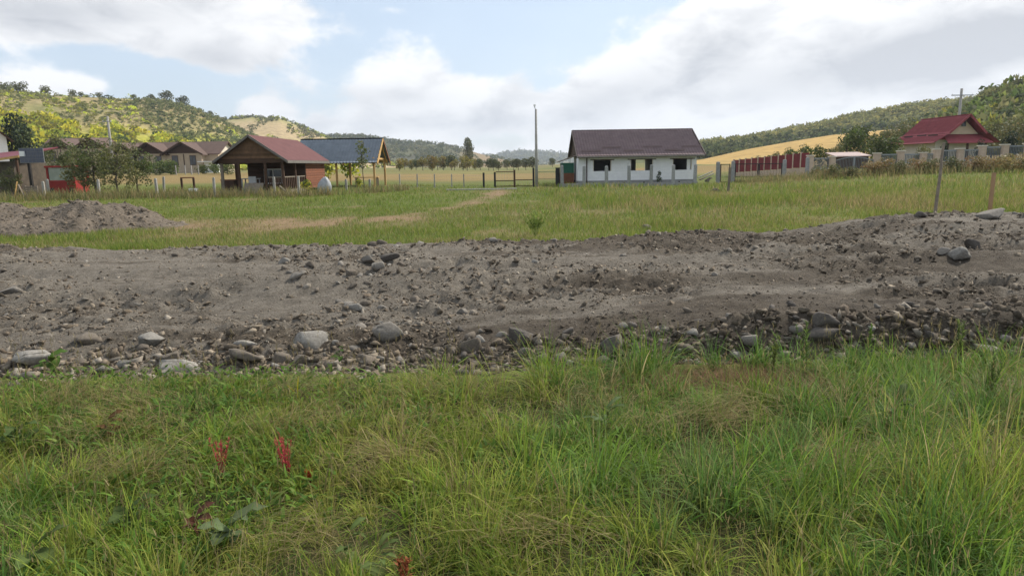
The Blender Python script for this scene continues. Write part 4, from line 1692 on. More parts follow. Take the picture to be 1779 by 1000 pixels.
for i in range(len(pts) - 1):
    (xa, ya, ga, ta), (xb, yb, gb, tb) = pts[i], pts[i + 1]
    L_ = math.hypot(xb - xa, yb - ya)
    dx_, dy_ = (xb - xa) / L_, (yb - ya) / L_
    A_ = Vector((xa + dx_ * .2, ya + dy_ * .2, 0))
    B_ = Vector((xb - dx_ * .2, yb - dy_ * .2, 0))
    top = min(ta, tb) - .12
    g = min(ga, gb)
    if i == 1:
        pn = MB()
        nseg = 14
        prev = None
        for j in range(nseg + 1):
            t = j / nseg
            pt = A_.lerp(B_, t)
            arch = top - .18 + .24 * math.sin(math.pi * t)
            cur = Vector((pt.x, pt.y, arch))
            if prev is not None:
                pn.beam(prev, cur, .05, .06)
            prev = cur
        for t in (.01, .49, .51, .99):
            pt = A_.lerp(B_, t)
            pn.beam((pt.x, pt.y, g + .1), (pt.x, pt.y, top - .2 + .24 * math.sin(math.pi * t)), .05, .05)
        pn.beam((A_.x, A_.y, g + .15), (B_.x, B_.y, g + .15), .05, .05)
        gt_ = pn.build('arched_gate', M_steelgrey, fe)
        for j in range(1, 26):
            t = j / 26
            pt = A_.lerp(B_, t)
            MB().beam((pt.x, pt.y + .01, g + .16), (pt.x, pt.y + .01, top - .2 + .24 * math.sin(math.pi * t)), .035, .02).build('bar', M_meshgrey, gt_)
        continue
    low = g + .50
    mb = MB()
    mb.add([(A_.x, A_.y - .11, g - .5), (B_.x, B_.y - .11, g - .5), (B_.x, B_.y + .11, g - .5), (A_.x, A_.y + .11, g - .5),
            (A_.x, A_.y - .11, low), (B_.x, B_.y - .11, low), (B_.x, B_.y + .11, low), (A_.x, A_.y + .11, low)],
           [(3, 2, 1, 0), (4, 5, 6, 7), (0, 1, 5, 4), (1, 2, 6, 5), (2, 3, 7, 6), (3, 0, 4, 7)])
    mb.build('plinth', M_pillar, fe)
    fr = MB()
    fr.beam((A_.x, A_.y, top), (B_.x, B_.y, top), .05, .09)
    pn = fr.build('top_rail', M_steelgrey, fe)
    MB().beam((A_.x, A_.y, low + .06), (B_.x, B_.y, low + .06), .05, .07).build('bottom_rail', M_steelgrey, fe)
    nb = int((B_ - A_).length / .085)
    for j in range(nb):
        pt = A_.lerp(B_, (j + .5) / nb)
        MB().beam((pt.x, pt.y, low + .095), (pt.x, pt.y, top - .045), .052, .02).build('bar', M_meshgrey, pn)

# ------------------------------------------------------------------ red roofed house
RY = 70.0
rx0, rx1, rxm = at(1618, 249, RY).x, at(1734, 245, RY).x, at(1686, 198, RY).x
zr, ze = at(1686, 199, RY).z, at(1618, 249, RY).z
g = gz(rxm, RY)
rh = thing('red_roof_house', (rxm, RY, g), 'house with steep dark red tiled roof and cream gable behind the ironwork fence', 'house')
zr, ze = zr - g, ze - g
l_, r_ = rx0 - rxm, rx1 - rxm
DL = 8.2
MB().box(l_ + .9, r_ - .7, .8, DL - .6, -.5, ze + .35).build('wall', M_creamw, rh)


def slope_roof(name, m, parent, xe, ze_, xr, zr_, y0, y1, step=.4, wave=.25):
    """roof slope running along y: reuse tile_roof in a turned frame"""
    o = tile_roof(name, m, parent, y0, y1, xe, ze_, xr, zr_, .05, wave, step, .02, 4)
    co = np.zeros(len(o.data.vertices) * 3, np.float32)
    o.data.vertices.foreach_get('co', co)
    co = co.reshape(-1, 3)[:, [1, 0, 2]]
    o.data.vertices.foreach_set('co', np.ascontiguousarray(co).ravel())
    o.data.flip_normals()
    return o


# main slopes with a gentler flare at the eaves
kx = l_ * .56
kz = ze + (zr - ze) * .34
rf = slope_roof('roof', M_redtile, rh, kx, kz, 0, zr, 0, DL)
slope_roof('roof_flare', M_redtile, rf, l_, ze, kx, kz, -.3, DL + .2)
kx2 = r_ * .60
slope_roof('roof_slope', M_redtile, rf, kx2, kz, 0, zr, 0, DL)
slope_roof('roof_flare', M_redtile, rf, r_, ze, kx2, kz, -.3, DL + .2)
MB().beam((0, -.05, zr + .03), (0, DL + .05, zr + .03), .22, .08).build('ridge_cap', M_redtile, rf)
for xe in (kx, kx2):
    MB().beam((xe, -.04, kz - .05), (0, -.04, zr - .03), .06, .22).build('barge_board', M_redtile, rf)
zc = kz - .05
MB().add([(kx * .86, .9, zc), (kx2 * .86, .9, zc), (0, .9, zr - .35), (kx * .86, 1.1, zc), (kx2 * .86, 1.1, zc), (0, 1.1, zr - .35)],
         [(0, 1, 2), (5, 4, 3), (0, 3, 4, 1), (1, 4, 5, 2), (2, 5, 3, 0)]).build('gable', M_cream, rh)
gw = MB().box(-.22, .22, .84, .89, zc + .75, zc + 1.35).build('gable_window', M_fascia, rh)
MB().box(-.16, .16, .82, .838, zc + .8, zc + 1.3).build('pane', M_glass, gw)
pr = MB().add([(kx * 1.0, .9, zc - .05), (kx2 * 1.0, .9, zc - .05), (kx2 * 1.25, -.5, ze + .02), (kx * 1.1, -.5, ze + .02),
               (kx * 1.0, .9, zc - .12), (kx2 * 1.0, .9, zc - .12), (kx2 * 1.25, -.5, ze - .05), (kx * 1.1, -.5, ze - .05)],
              [(0, 1, 2, 3), (7, 6, 5, 4), (0, 4, 5, 1), (1, 5, 6, 2), (2, 6, 7, 3), (3, 7, 4, 0)])
pr.build('porch_roof', M_redtile, rh)
for xx_ in (-2.2, -.2, 1.6):
    MB().box(xx_, xx_ + .16, -.3, -.14, -.3, ze - .05).build('porch_post', M_wood_d, rh)
for y_, t in ((1.2, .10), (3.4, .18), (5.6, .10)):
    xx_ = l_ + (kx - l_) * (.7 + t)
    zz_ = ze + (kz - ze) * (.7 + t)
    MB().box(xx_ - .05, xx_ + .04, y_, y_ + 1.5, zz_ + .03, zz_ + .16).build('snow_guard', M_tile_d, rf)

# ------------------------------------------------------------------ poles
def pole(px, ytop, Y, r, label, arm=None, m=None, lamp=False, name='utility_pole'):
    q = at(px, ytop, Y)
    g = gz(q.x, Y)
    h = q.z - g
    o = thing(name, (q.x, Y, g), label, 'pole')
    MB().cyl((0, 0, -.5), (0, 0, h), r, r * .62, 10).build('shaft', m or M_pale_conc, o, smooth=True)
    if arm:
        MB().box(-arm / 2, arm / 2, -.10 - r, .02 - r, h - .96, h - .84).build('cross_arm', M_steelgrey, o)
        for s in (-.45, .0, .45):
            MB().cyl((s * arm, -.02 - r, h - .85), (s * arm, -.02 - r, h - .68), .05, .035, 7).build('insulator', M_white, o)
    if lamp:
        MB().cyl((-.03, 0, h - .05), (-.10, 0, h + .22), .03, .03, 6).build('bracket', M_steelgrey, o)
        MB().box(-.17, -.02, -.06, .06, h + .2, h + .34).build('insulator', M_white, o)
    return o


pole(931, 190, 51.4, .13, 'slim pale concrete pole beside the dark field gate', None, None, True)
pole(186.5, 202, 120, .28, 'pale concrete utility pole in front of the yellow hillside', 1.5)
pole(1671, 154, 96, .26, 'concrete utility pole with crossarm behind the red roof', 3.0)

# ------------------------------------------------------------------ timber cabin
CY = 41.2
xl, xr_, xm = at(371, 280, CY).x, at(500, 277, CY).x, at(432, 234, CY).x
g = gz(xm, CY)
cb = thing('timber_cabin', (xm, CY, g), 'brown timber cabin with open porch and dark red felt roof', 'cabin')
zr = at(432, 234, CY).z - g
ze = at(500, 277, CY).z - g - .02
hw = (xr_ - xl) / 2
DLc = 9.4
t = .07
rp = MB()
for s in (-1, 1):
    e = Vector((s * hw, 0, ze))
    a_, b_ = Vector((s * hw, -.15, ze)), Vector((0, -.15, zr))
    q = MB().add([a_, b_, (0, DLc, zr), (s * hw, DLc, ze), a_ - Vector((0, 0, t)), b_ - Vector((0, 0, t)), (0, DLc, zr - t), (s * hw, DLc, ze - t)],
                 [(0, 1, 2, 3), (7, 6, 5, 4), (0, 4, 5, 1), (1, 5, 6, 2), (2, 6, 7, 3), (3, 7, 4, 0)])
    if s == 1:
        croof = q.build('roof', M_redbit, cb)
    else:
        qq = q
qq.build('roof_slope', M_redbit, croof)
for s in (-1, 1):
    MB().beam((s * hw, -.18, ze - .09), (0, -.18, zr - .07), .05, .13).build('barge_board', M_fascia, croof)
MB().box(hw - .05, hw + .03, -.15, DLc, ze - .19, ze - .02).build('fascia', M_fascia, croof)
MB().box(-hw - .03, -hw + .05, -.15, DLc, ze - .19, ze - .02).build('fascia', M_wood_d, croof)
ww = hw - .30
zt = ze + .10
# gable boards, each its own plank
ng = 8
for i in range(ng):
    z0, z1 = zt + (zr - .22 - zt) * i / ng, zt + (zr - .22 - zt) * (i + 1) / ng
    def wx(z):
        return max(.02, (hw - .06) * (zr - .12 - z) / (zr - ze))
    y_ = .12 + .006 * (i % 2)
    MB().add([(-wx(z0), y_, z0 + .005), (wx(z0), y_, z0 + .005), (wx(z1), y_, z1), (-wx(z1), y_, z1),
              (-wx(z0), y_ + .03, z0 + .005), (wx(z0), y_ + .03, z0 + .005), (wx(z1), y_ + .03, z1), (-wx(z1), y_ + .03, z1)],
             [(3, 2, 1, 0), (4, 5, 6, 7), (0, 1, 5, 4), (1, 2, 6, 5), (2, 3, 7, 6), (3, 0, 4, 7)]).build('gable_plank', mat('gable_plank', (.15, .085, .047), (.085, .048, .028), 3, .85, .004, rand=.22), cb)
MB().box(-ww - .1, ww + .1, .10, .24, ze - .16, zt - .005).build('porch_beam', M_wood_d, cb)
for px in (389, 418, 464, 494):
    x_ = at(px, 330, CY + .2).x - xm
    MB().box(x_ - .07, x_ + .07, .11, .25, 0, ze - .165).build('porch_post', M_wood_d if px != 389 else M_wood_g, cb)
for y_ in (2.3,):
    MB().box(-ww, -ww + .13, y_, y_ + .13, 0, ze - .05).build('porch_post', M_wood_d, cb)
    MB().box(ww - .13, ww, y_, y_ + .13, 0, ze - .05).build('porch_post', M_wood_d, cb)
MB().box(-ww - .1, ww + .1, .05, 4.4, -.2, .22).build('porch_floor', M_wood_g, cb)
# room: front wall of planks, side planks red brown
RYc = 4.4
nrow = 11
hh = (ze - .2) / nrow
for i in range(nrow):
    z0 = .18 + i * hh
    for (xa, xb) in ((-ww, -ww + 1.05), (-ww + 2.25, ww)) if 1 < i < 8 else ((-ww, ww),):
        if i < 9 and xa == -ww + 2.25:
            pass
        MB().box(xa, xb, RYc + .005 * (i % 2), RYc + .05, z0, z0 + hh - .012).build('wall_plank', M_wood_d, cb)
    MB().box(ww - .05, ww + .012 * (i % 2), RYc + .06, DLc - .35, z0, z0 + hh - .012).build('side_plank', M_wood_r, cb)
MB().box(-ww, -ww + .05, RYc + .06, DLc - .35, .18, ze).build('side_wall', M_wood_d, cb)
MB().box(-ww, ww, DLc - .34, DLc - .28, .18, ze).build('rear_wall', M_wood_d, cb)
MB().box(-ww + .05, ww - .05, RYc + .07, DLc - .4, ze - .03, ze + .02).build('ceiling', M_wood_d, cb)
wd = MB().box(-ww + 1.05, -ww + 2.25, RYc + .01, RYc + .04, .18 + 2 * hh, .18 + 8 * hh).build('window_frame', M_white, cb)
for j in range(2):
    xa = -ww + 1.12 + j * .57
    MB().box(xa, xa + .50, RYc - .002, RYc + .008, .18 + 2 * hh + .08, .18 + 8 * hh - .08).build('pane', M_glass, wd)
# porch railing on the right and centre
rl = MB()
rl.box(.9, ww, .14, .2, .95, 1.02).box(ww - .1, ww - .04, .2, RYc, .95, 1.02)
rl = rl.build('railing', M_wood_g, cb)
for j in range(10):
    x_ = .95 + (ww - 1.0) * j / 9
    MB().box(x_ - .03, x_ + .03, .15, .19, .2, .95).build('baluster', M_wood_d, rl)
for j in range(12):
    y_ = .4 + 3.8 * j / 11
    MB().box(ww - .09, ww - .05, y_ - .05, y_ + .05, .2, .95).build('baluster', M_wood_d, rl)

# things on and before the porch
tb = thing('porch_table', (xm - .55, CY + 1.2, g + .22), 'white garden table standing on the cabin porch', 'table')
MB().box(-.5, .5, -.35, .35, .66, .71).build('table_top', M_porch, tb)
for sx in (-1, 1):
    for sy in (-1, 1):
        MB().box(sx * .43 - .03, sx * .43 + .03, sy * .28 - .03, sy * .28 + .03, 0, .658).build('leg', M_porch, tb)
tb = thing('garden_chair', (xm - .25, CY + .45, g + .22), 'white plastic chair pulled up to the porch table', 'chair')
MB().box(-.23, .23, -.22, .22, .40, .44).build('seat', M_porch, tb)
MB().box(-.22, .22, .19, .23, .445, .82).build('backrest', M_porch, tb)
for sx in (-1, 1):
    for sy in (-1, 1):
        MB().box(sx * .19 - .02, sx * .19 + .02, sy * .17 - .02, sy * .17 + .02, 0, .40).build('leg', M_porch, tb)
bd = thing('leaning_board', (xm + .25, CY - .05, g), 'grey board leaning against the front of the porch', 'board')
MB().beam((-.6, -.25, .05), (-.6, .08, .62), .04, .03).beam((.25, -.25, .05), (.25, .08, .62), .04, .03).build('batten', M_wood_g, bd)
MB().add([(-.75, -.27, .03), (.4, -.27, .03), (.4, .09, .66), (-.75, .09, .66), (-.75, -.25, .02), (.4, -.25, .02), (.4, .11, .65), (-.75, .11, .65)],
         [(0, 1, 2, 3), (7, 6, 5, 4), (0, 4, 5, 1), (1, 5, 6, 2), (2, 6, 7, 3), (3, 7, 4, 0)]).build('sheet', M_wood_g, bd)
rc = thing('wooden_chest', (xm - 1.75, CY + .9, g + .22), 'dark wooden chest with reddish lid at the porch left end', 'chest')
MB().box(-.4, .4, -.25, .25, 0, .6).build('body', M_wood_d, rc)
MB().box(-.43, .43, -.28, .28, .603, .66).build('lid', M_wood_r, rc)
p = at(562, 331, 41.5)
tv, tf = ico(4)
tv = tv * (1 + .22 * (fbm(np.arctan2(tv[:, 1], tv[:, 0]) * 2.2 + tv[:, 2], tv[:, 2] * 1.2, 3, 66) - .5))[:, None]
tv[:, :2] *= (1.0 - .30 * tv[:, 2])[:, None]
tv[:, 0] += .18 * tv[:, 2]
tv[:, 2] = np.maximum(tv[:, 2], -.8)
tp = link('tarpaulin_bundle', mesh_np('tarpaulin_bundle', tv * np.array([.42, .36, .56]), tf, 3, None, False), M_tarp)
tp.location = (p.x, 41.8, gz(p.x, 41.8) + .46)
tag(tp, 'pale grey tarpaulin bundle beside the red brown cabin wall', 'tarpaulin')

# ------------------------------------------------------------------ shelter with slate blue tiles
SY = 52.0
xa, xb = at(571, 283, SY).x, at(655, 284, SY).x
xa = xb - 6.4
g = gz(xb, SY)
zr = at(650, 241, 54.8).z - g
ze = at(610, 283.5, SY).z - g
st = thing('open_shelter', (xa, SY, g), 'open timber shelter with slate blue tiled roof and fresh yellow posts', 'shelter')
LS = xb - xa
rf = tile_roof('roof', M_bluetile, st, 0, LS, 0, ze, 2.8, zr, wave=.24, step=.34)
tile_roof('roof_slope', M_bluetile, rf, 0, LS, 5.6, ze, 2.8, zr, wave=.24, step=.34)
MB().beam((-.02, 2.8, zr + .03), (LS + .02, 2.8, zr + .03), .22, .07).build('ridge_cap', M_black, rf)
for y0 in (0, 5.6):
    MB().beam((LS + .03, y0, ze - .06), (LS + .03, 2.8, zr - .05), .06, .16).build('barge_board', M_wood_y if y0 == 0 else M_orange, rf)
for i in range(6):
    x_ = .2 + (LS - .4) * i / 5
    for s in (0, 1):
        MB().beam((x_, .1 if s == 0 else 5.5, ze - .10), (x_, 2.8, zr - .13), .07, .12).build('rafter', M_wood_y, st)
px_posts = [.5, LS * .5, LS - .35]
for x_ in px_posts:
    for y_ in (.55, 5.05):
        MB().box(x_ - .07, x_ + .07, y_ - .07, y_ + .07, -.1, ze + .12).build('post', M_wood_y, st)
for y_ in (.55, 5.05):
    MB().box(.2, LS - .1, y_ - .06, y_ + .06, ze + .125, ze + .26).build('beam', M_wood_y, st)
x_ = LS - .35
MB().box(x_ - .05, x_ + .05, .4, 5.2, ze + .265, ze + .40).build('tie_beam', M_wood_y, st)
MB().box(x_ - .05, x_ + .05, 2.73, 2.87, ze + .405, zr - .2).build('king_post', M_wood_y, st)
for s in (-1, 1):
    MB().beam((x_, 2.8 + s * .1, ze + .5), (x_, 2.8 + s * 1.0, zr - .85), .07, .10).build('strut', M_wood_y, st)
    MB().beam((x_, 2.8 + s * 2.2, ze - .55), (x_, 2.8 + s * 1.6, ze + .26), .07, .10).build('brace', M_wood_y, st)
bt = thing('work_bench', (xb - 1.0, SY + .9, g), 'low wooden workbench under the tiled shelter', 'bench')
MB().box(-.9, .9, -.3, .3, .72, .78).build('top', M_wood_y, bt)
for sx in (-1, 1):
    for sy in (-1, 1):
        MB().box(sx * .8 - .04, sx * .8 + .04, sy * .24 - .04, sy * .24 + .04, 0, .718).build('leg', M_wood_g, bt)
for i, (px, lb) in enumerate(((602, 'grey concrete post in front of the shelter middle'), (643, 'grey concrete post before the workbench'))):
    conc_post(px, 311, 330, 47.0, lb, .14, M_pale_conc)

# ------------------------------------------------------------------ left fence posts
LP = [(78, 315, 38.5, 'pale concrete post leaning beside its thinner twin by the soil heap'), (86, 311, 40.0, 'thin pale post just behind the leaning post near the red cab'),
      (173, 311.5, 39, 'pale concrete post in front of the grey green shrubs'), (274, 309.5, 37.5, 'pale concrete post right of the shrubs'),
      (286, 306.6, 43, 'thin pale post behind the fence, left of the swing frame'), (373, 308, 37.5, 'pale concrete post left of the timber cabin'),
      (477.5, 307, 38.6, 'pale concrete post in front of the cabin porch middle'), (520, 306, 38.6, 'pale concrete post before the right end of the porch')]
for px, yt, Y, lb in LP:
    conc_post(px, yt, 342, Y, lb, .12, M_pale_conc, 'pale fence posts', random.uniform(-.03, .05))
p = at(496, 338, 38.2)
o = MB().beam((-.25, 0, 0), (.35, -.3, .03), .12, .04).beam((-.3, 0, .55), (.3, 0, -.02), .09, .05).build('fallen_plank', M_wood_g)
o.location = (p.x, 38.2, gz(p.x, 38.2) + .05)
tag(o, 'weathered plank leaning in the weeds before the cabin', 'plank')
p = at(328, 336, 42)
sg = thing('swing_frame', (p.x, 42, gz(p.x, 42)), 'rusty brown swing frame on the grass left of the cabin', 'swing')
for s in (-.37, .37):
    MB().box(s - .05, s + .05, -.05, .05, -.1, .95).build('upright', M_wood_d, sg)
MB().box(-.42, .42, -.04, .04, .952, 1.02).build('crossbar', M_orange, sg)
p = at(334, 339, 39)
o = thing('low_bench', (p.x - .2, 39, gz(p.x, 39)), 'low plank bench with a pale box on it left of cabin', 'bench')
MB().box(-.95, .95, -.15, .15, .20, .25).build('seat', M_wood_g, o)
for s in (-.7, .7):
    MB().box(s - .05, s + .05, -.12, .12, -.05, .198).build('leg', M_wood_g, o)
o = MB().box(-.22, .22, -.14, .14, 0, .18).build('pale_box', M_white, None, .01)
o.location = (p.x + .1, 39, gz(p.x, 39) + .252)
tag(o, 'pale plastic box lying on the low plank bench', 'box')

# ------------------------------------------------------------------ yard at the far left
p = at(109, 337, 44)
rc = thing('red_cab', (p.x, 44, gz(p.x, 44)), 'old red vehicle cab with a wide window standing among shrubs', 'cab')
MB().box(-.88, .88, 0, 1.5, .12, .95).build('body', M_redmetal, rc, .03)
fr = MB()
fr.box(-.88, -.76, 0, .12, .952, 1.75).box(.76, .88, 0, .12, .952, 1.75).box(-.88, -.76, 1.38, 1.5, .952, 1.75).box(.76, .88, 1.38, 1.5, .952, 1.75)
fr.build('pillar', M_redmetal, rc)
MB().box(-.95, .92, -.06, 1.56, 1.752, 1.86).build('roof', M_redmetal, rc, .02)
MB().box(-.755, .755, .05, .06, .96, 1.74).build('window', mat('dusty_glass', (.32, .36, .30), (.22, .26, .20), 2, .15, 0, spec=.6), rc)
for s in (-.6, .6):
    w_ = MB().cyl((s - .1, .2, .26), (s + .1, .2, .26), .30, .30, 14).build('wheel', M_black, rc)
    MB().cyl((s - .105, .2, .26), (s + .105, .2, .26), .14, .14, 10).build('rim', M_steelgrey, w_)

p = at(64, 336, 41.5)
sp = thing('solar_panel', (p.x, 41.5, gz(p.x, 41.5)), 'solar panel with pale frame mounted on a dark post by the red shed roof', 'solar panel')
zb, zt_ = at(64, 283, 41.5).z - gz(p.x, 41.5), at(64, 257, 41.5).z - gz(p.x, 41.5)
MB().box(-.38, -.24, .06, .20, -.2, zt_ - .2).build('post', M_dark, sp)
fr = MB().box(-.72, .72, -.015, .03, zb, zt_).build('panel_frame', M_alu, sp)
for i in range(6):
    for j in range(4):
        xa_ = -.70 + i * 1.4 / 6
        za_ = zb + .02 + j * (zt_ - zb - .04) / 4
        MB().box(xa_ + .006, xa_ + 1.4 / 6 - .006, -.022, -.016, za_ + .006, za_ + (zt_ - zb - .04) / 4 - .006).build('cell', M_solar, fr)
MB().box(-.66, -.36, -.10, -.024, zt_ - .48, zt_ - .18).build('control_box', M_white, sp)

p = at(10, 330, 43)
sd_ = thing('red_roof_shed', (p.x, 43, gz(p.x, 43)), 'low brown shed with dark red roof at the yard edge', 'shed')
gg = gz(p.x, 43)
zl, zh = at(20, 273, 43).z - gg, at(30, 259, 46).z - gg
MB().box(-3.4, .55, .2, 3.2, -.1, zl - .25).build('wall', mat('shed_wall', (.12, .095, .07), (.06, .048, .036), 2.5), sd_)
MB().add([(-3.8, -.2, zl - .55), (1.25, -.2, zl + .10), (1.25, 3.6, zh + .12), (-3.8, 3.6, zh - .3), (-3.8, -.2, zl - .62), (1.25, -.2, zl + .03), (1.25, 3.6, zh + .05), (-3.8, 3.6, zh - .37)],
         [(0, 1, 2, 3), (7, 6, 5, 4), (0, 4, 5, 1), (1, 5, 6, 2), (2, 6, 7, 3), (3, 7, 4, 0)]).build('roof', mat('shed_red', (.17, .03, .04), (.12, .022, .03), 2, .6), sd_)
MB().beam((-3.8, -.23, zl - .62), (1.27, -.23, zl + .03), .04, .14).build('fascia', M_wood_y, sd_)
for x_ in (.9,):
    MB().box(x_, x_ + .12, -.1, .02, -.2, zl - .03).build('post', M_wood_d, sd_)
MB().box(-1.9, .3, .14, .196, .9, 1.05).build('rail', M_pale_conc, sd_)

p = at(55, 337, 39.5)
pa = thing('wooden_pallet', (p.x, 39.5, gz(p.x, 39.5)), 'grey pallet standing on edge near the shed', 'pallet')
for i in range(5):
    MB().box(-.36, .36, -.02, .0, .04 + i * .13, .13 + i * .13).build('slat', M_wood_g, pa)
for x_ in (-.33, 0, .33):
    MB().box(x_ - .03, x_ + .03, .002, .08, .0, .70).build('stringer', M_wood_g, pa)
p = at(33, 337, 39.2)
o = thing('leaning_planks', (p.x, 39.2, gz(p.x, 39.2)), 'two pale planks propped together beside the pallet', 'planks')
MB().beam((-.3, 0, .0), (-.05, .05, .95), .10, .03).build('plank', M_wood_y, o)
MB().beam((.32, 0, .0), (.0, .05, .80), .10, .03).build('plank', M_wood_g, o)

p = at(-8, 290, 92)
wh = thing('white_house', (p.x, 92, gz(p.x, 92)), 'tall white house with dark roof edge behind the red shed', 'house', .62)
gg = gz(p.x, 92)
zt_ = at(14, 222, 92).z - gg
MB().box(-7, 1.6, 0, 8, -.5, zt_ - 1.2).build('wall', M_white, wh)
MB().add([(-7, .0, zt_ - 1.2), (1.6, .0, zt_ - 1.2), (-2.7, .0, zt_ + 2.8), (-7, 8, zt_ - 1.2), (1.6, 8, zt_ - 1.2), (-2.7, 8, zt_ + 2.8)],
         [(0, 1, 2), (5, 4, 3), (1, 4, 5, 2), (2, 5, 3, 0)]).build('gable', M_white, wh)
for s in (-1, 1):
    MB().beam((-2.7 + s * 5.0, 3.9, zt_ - 1.7), (-2.7, 3.9, zt_ + 3.0), 9.2, .22).build('roof_slope', M_wood_d, wh)

# ------------------------------------------------------------------ row houses
def row_house(px_l, px_r, Y, gables, yr, ye, label, end_wall=True):
    xl_, xr2 = at(px_l, 290, Y).x, at(px_r, 290, Y).x
    g = gz((xl_ + xr2) / 2, Y)
    o = thing('row_house', (xl_, Y, g), label, 'house')
    L_ = xr2 - xl_
    pm = (px_l + px_r) / 2
    ze_ = at(pm, ye, Y).z - g
    zr_ = at(pm, yr, Y + 4.5).z - g
    MB().box(.3, L_ - .3, .0, 9.0, -.5, ze_).build('wall', M_rowwall_shaded, o)
    if end_wall:
        for xx_ in (.3, L_ - .35):
            MB().add([(xx_, .0, ze_), (xx_, 9, ze_), (xx_, 4.5, zr_ - .2), (xx_ + .05, .0, ze_), (xx_ + .05, 9, ze_), (xx_ + .05, 4.5, zr_ - .2)],
                     [(0, 1, 2), (5, 4, 3), (0, 3, 4, 1), (1, 4, 5, 2), (2, 5, 3, 0)]).build('end_gable', M_creamw, o)
    r0 = None
    for ya_, s in ((-.6, 1), (9.6, -1)):
        q = MB().add([(-.3, ya_, ze_ - .25), (L_ + .3, ya_, ze_ - .25), (L_ + .3, 4.5, zr_), (-.3, 4.5, zr_), (-.3, ya_, ze_ - .43), (L_ + .3, ya_, ze_ - .43), (L_ + .3, 4.5, zr_ - .18), (-.3, 4.5, zr_ - .18)],
                     [(0, 1, 2, 3), (7, 6, 5, 4), (0, 4, 5, 1), (1, 5, 6, 2), (2, 6, 7, 3), (3, 7, 4, 0)])
        if r0 is None:
            r0 = q.build('roof', M_rowroof, o)
        else:
            q.build('roof_slope', M_rowroof, r0)
    for gp, w2 in gables:
        gx = at(gp, 290, Y - 2).x - xl_
        hw_ = w2
        zg = zr_ - .25
        zeg = ze_ - .35
        MB().box(gx - hw_ + .7, gx + hw_ - .7, -2.0, .0, -.5, zeg + .2).build('bay_wall', M_rowwall_shaded, o)
        MB().add([(gx - hw_ + .6, -1.9, zeg + .2), (gx + hw_ - .6, -1.9, zeg + .2), (gx, -1.9, zg - .45), (gx - hw_ + .6, -1.7, zeg + .2), (gx + hw_ - .6, -1.7, zeg + .2), (gx, -1.7, zg - .45)],
                 [(0, 1, 2), (5, 4, 3), (0, 3, 4, 1), (1, 4, 5, 2), (2, 5, 3, 0)]).build('gable_boards', M_wood_d, o)
        for s in (-1, 1):
            MB().add([(gx + s * hw_, -3.0, zeg), (gx, -3.0, zg), (gx, 4.4, zg), (gx + s * hw_, 4.4, zeg),
                      (gx + s * hw_, -3.0, zeg - .2), (gx, -3.0, zg - .2), (gx, 4.4, zg - .2), (gx + s * hw_, 4.4, zeg - .2)],
                     [(0, 1, 2, 3), (7, 6, 5, 4), (0, 4, 5, 1), (1, 5, 6, 2), (2, 6, 7, 3), (3, 7, 4, 0)]).build('gable_roof', M_rowroof, r0)
            MB().beam((gx + s * hw_, -3.06, zeg - .12), (gx, -3.06, zg - .12), .1, .3).build('barge_board', M_wood_d, r0)
        for s in (-1, 1):
            wf = MB().box(gx + s * hw_ * .42 - .62, gx + s * hw_ * .42 + .62, -2.07, -2.003, ze_ - 2.5, ze_ - .55).build('window', M_wood_d, o)
            for j in (-1, 1):
                c_ = gx + s * hw_ * .42 + j * .29
                MB().box(c_ - .24, c_ + .24, -2.09, -2.073, ze_ - 2.4, ze_ - .65).build('pane', M_glass, wf)
        MB().box(gx - .08, gx + .08, -2.08, -2.004, ze_ - 2.6, zeg + .1).build('timber_post', M_wood_d, o)
    return o


row_house(200, 383, 140, [(217, 3.3), (262, 4.0), (321, 4.2)], 247, 266, 'long brown roofed row house with three front gables below the hill')
row_house(70, 172, 138, [(109, 3.8), (164, 3.8)], 240, 258, 'shorter brown roofed row house with two gables, yellow walls behind shrubs')
p = at(370, 292, 137)
an = thing('white_annex', (p.x, 136.2, gz(p.x, 136)), 'low white lean-to at the right end of the long row house', 'annex')
MB().box(-1.3, 1.5, 0, 2.2, 0, 2.1).build('wall', M_white, an)
MB().box(-2.2, 1.0, -1.0, 2.3, 2.103, 2.25).build('roof', M_white, an)
# white picket posts before the row house
for i, px in enumerate((306, 322, 333, 345)):
    conc_post(px, 287, 300, 118, 'white fence post in front of the long row house', .16, M_pale_conc, 'white posts before the row house')

# ------------------------------------------------------------------ field gate in the middle
a_ = at(840.6, 324, 51.6).x
g = gz(0, 51.6)
fg = thing('field_gate', (a_, 51.6, g), 'dark timber and wire field gate between black posts left of the slim pole', 'gate')
xs_ = [at(px, 324, 51.6).x - a_ for px in (840.6, 860, 894, 927)]
hs_ = [1.12, 1.15, 1.30, 1.42]
for x_, h_ in zip(xs_, hs_):
    MB().box(x_ - .07, x_ + .07, -.07, .07, -.2, h_).build('post', M_black if x_ != xs_[2] else M_wood_d, fg)
for (x0, x1, z_) in ((xs_[1], xs_[2], 1.16), (xs_[2], xs_[3], .55), (xs_[1], xs_[2], .50), (xs_[1], xs_[3], .10)):
    MB().box(x0 + .075, x1 - .075, -.025, .025, z_ - .03, z_ + .03).build('rail', M_wood_d, fg)
for j in range(14):
    x_ = xs_[1] + (xs_[3] - xs_[1]) * (j + .5) / 14
    MB().box(x_ - .004, x_ + .004, .028, .036, .1, .55 if x_ > xs_[2] else 1.16).build('wire', M_steelgrey, fg)
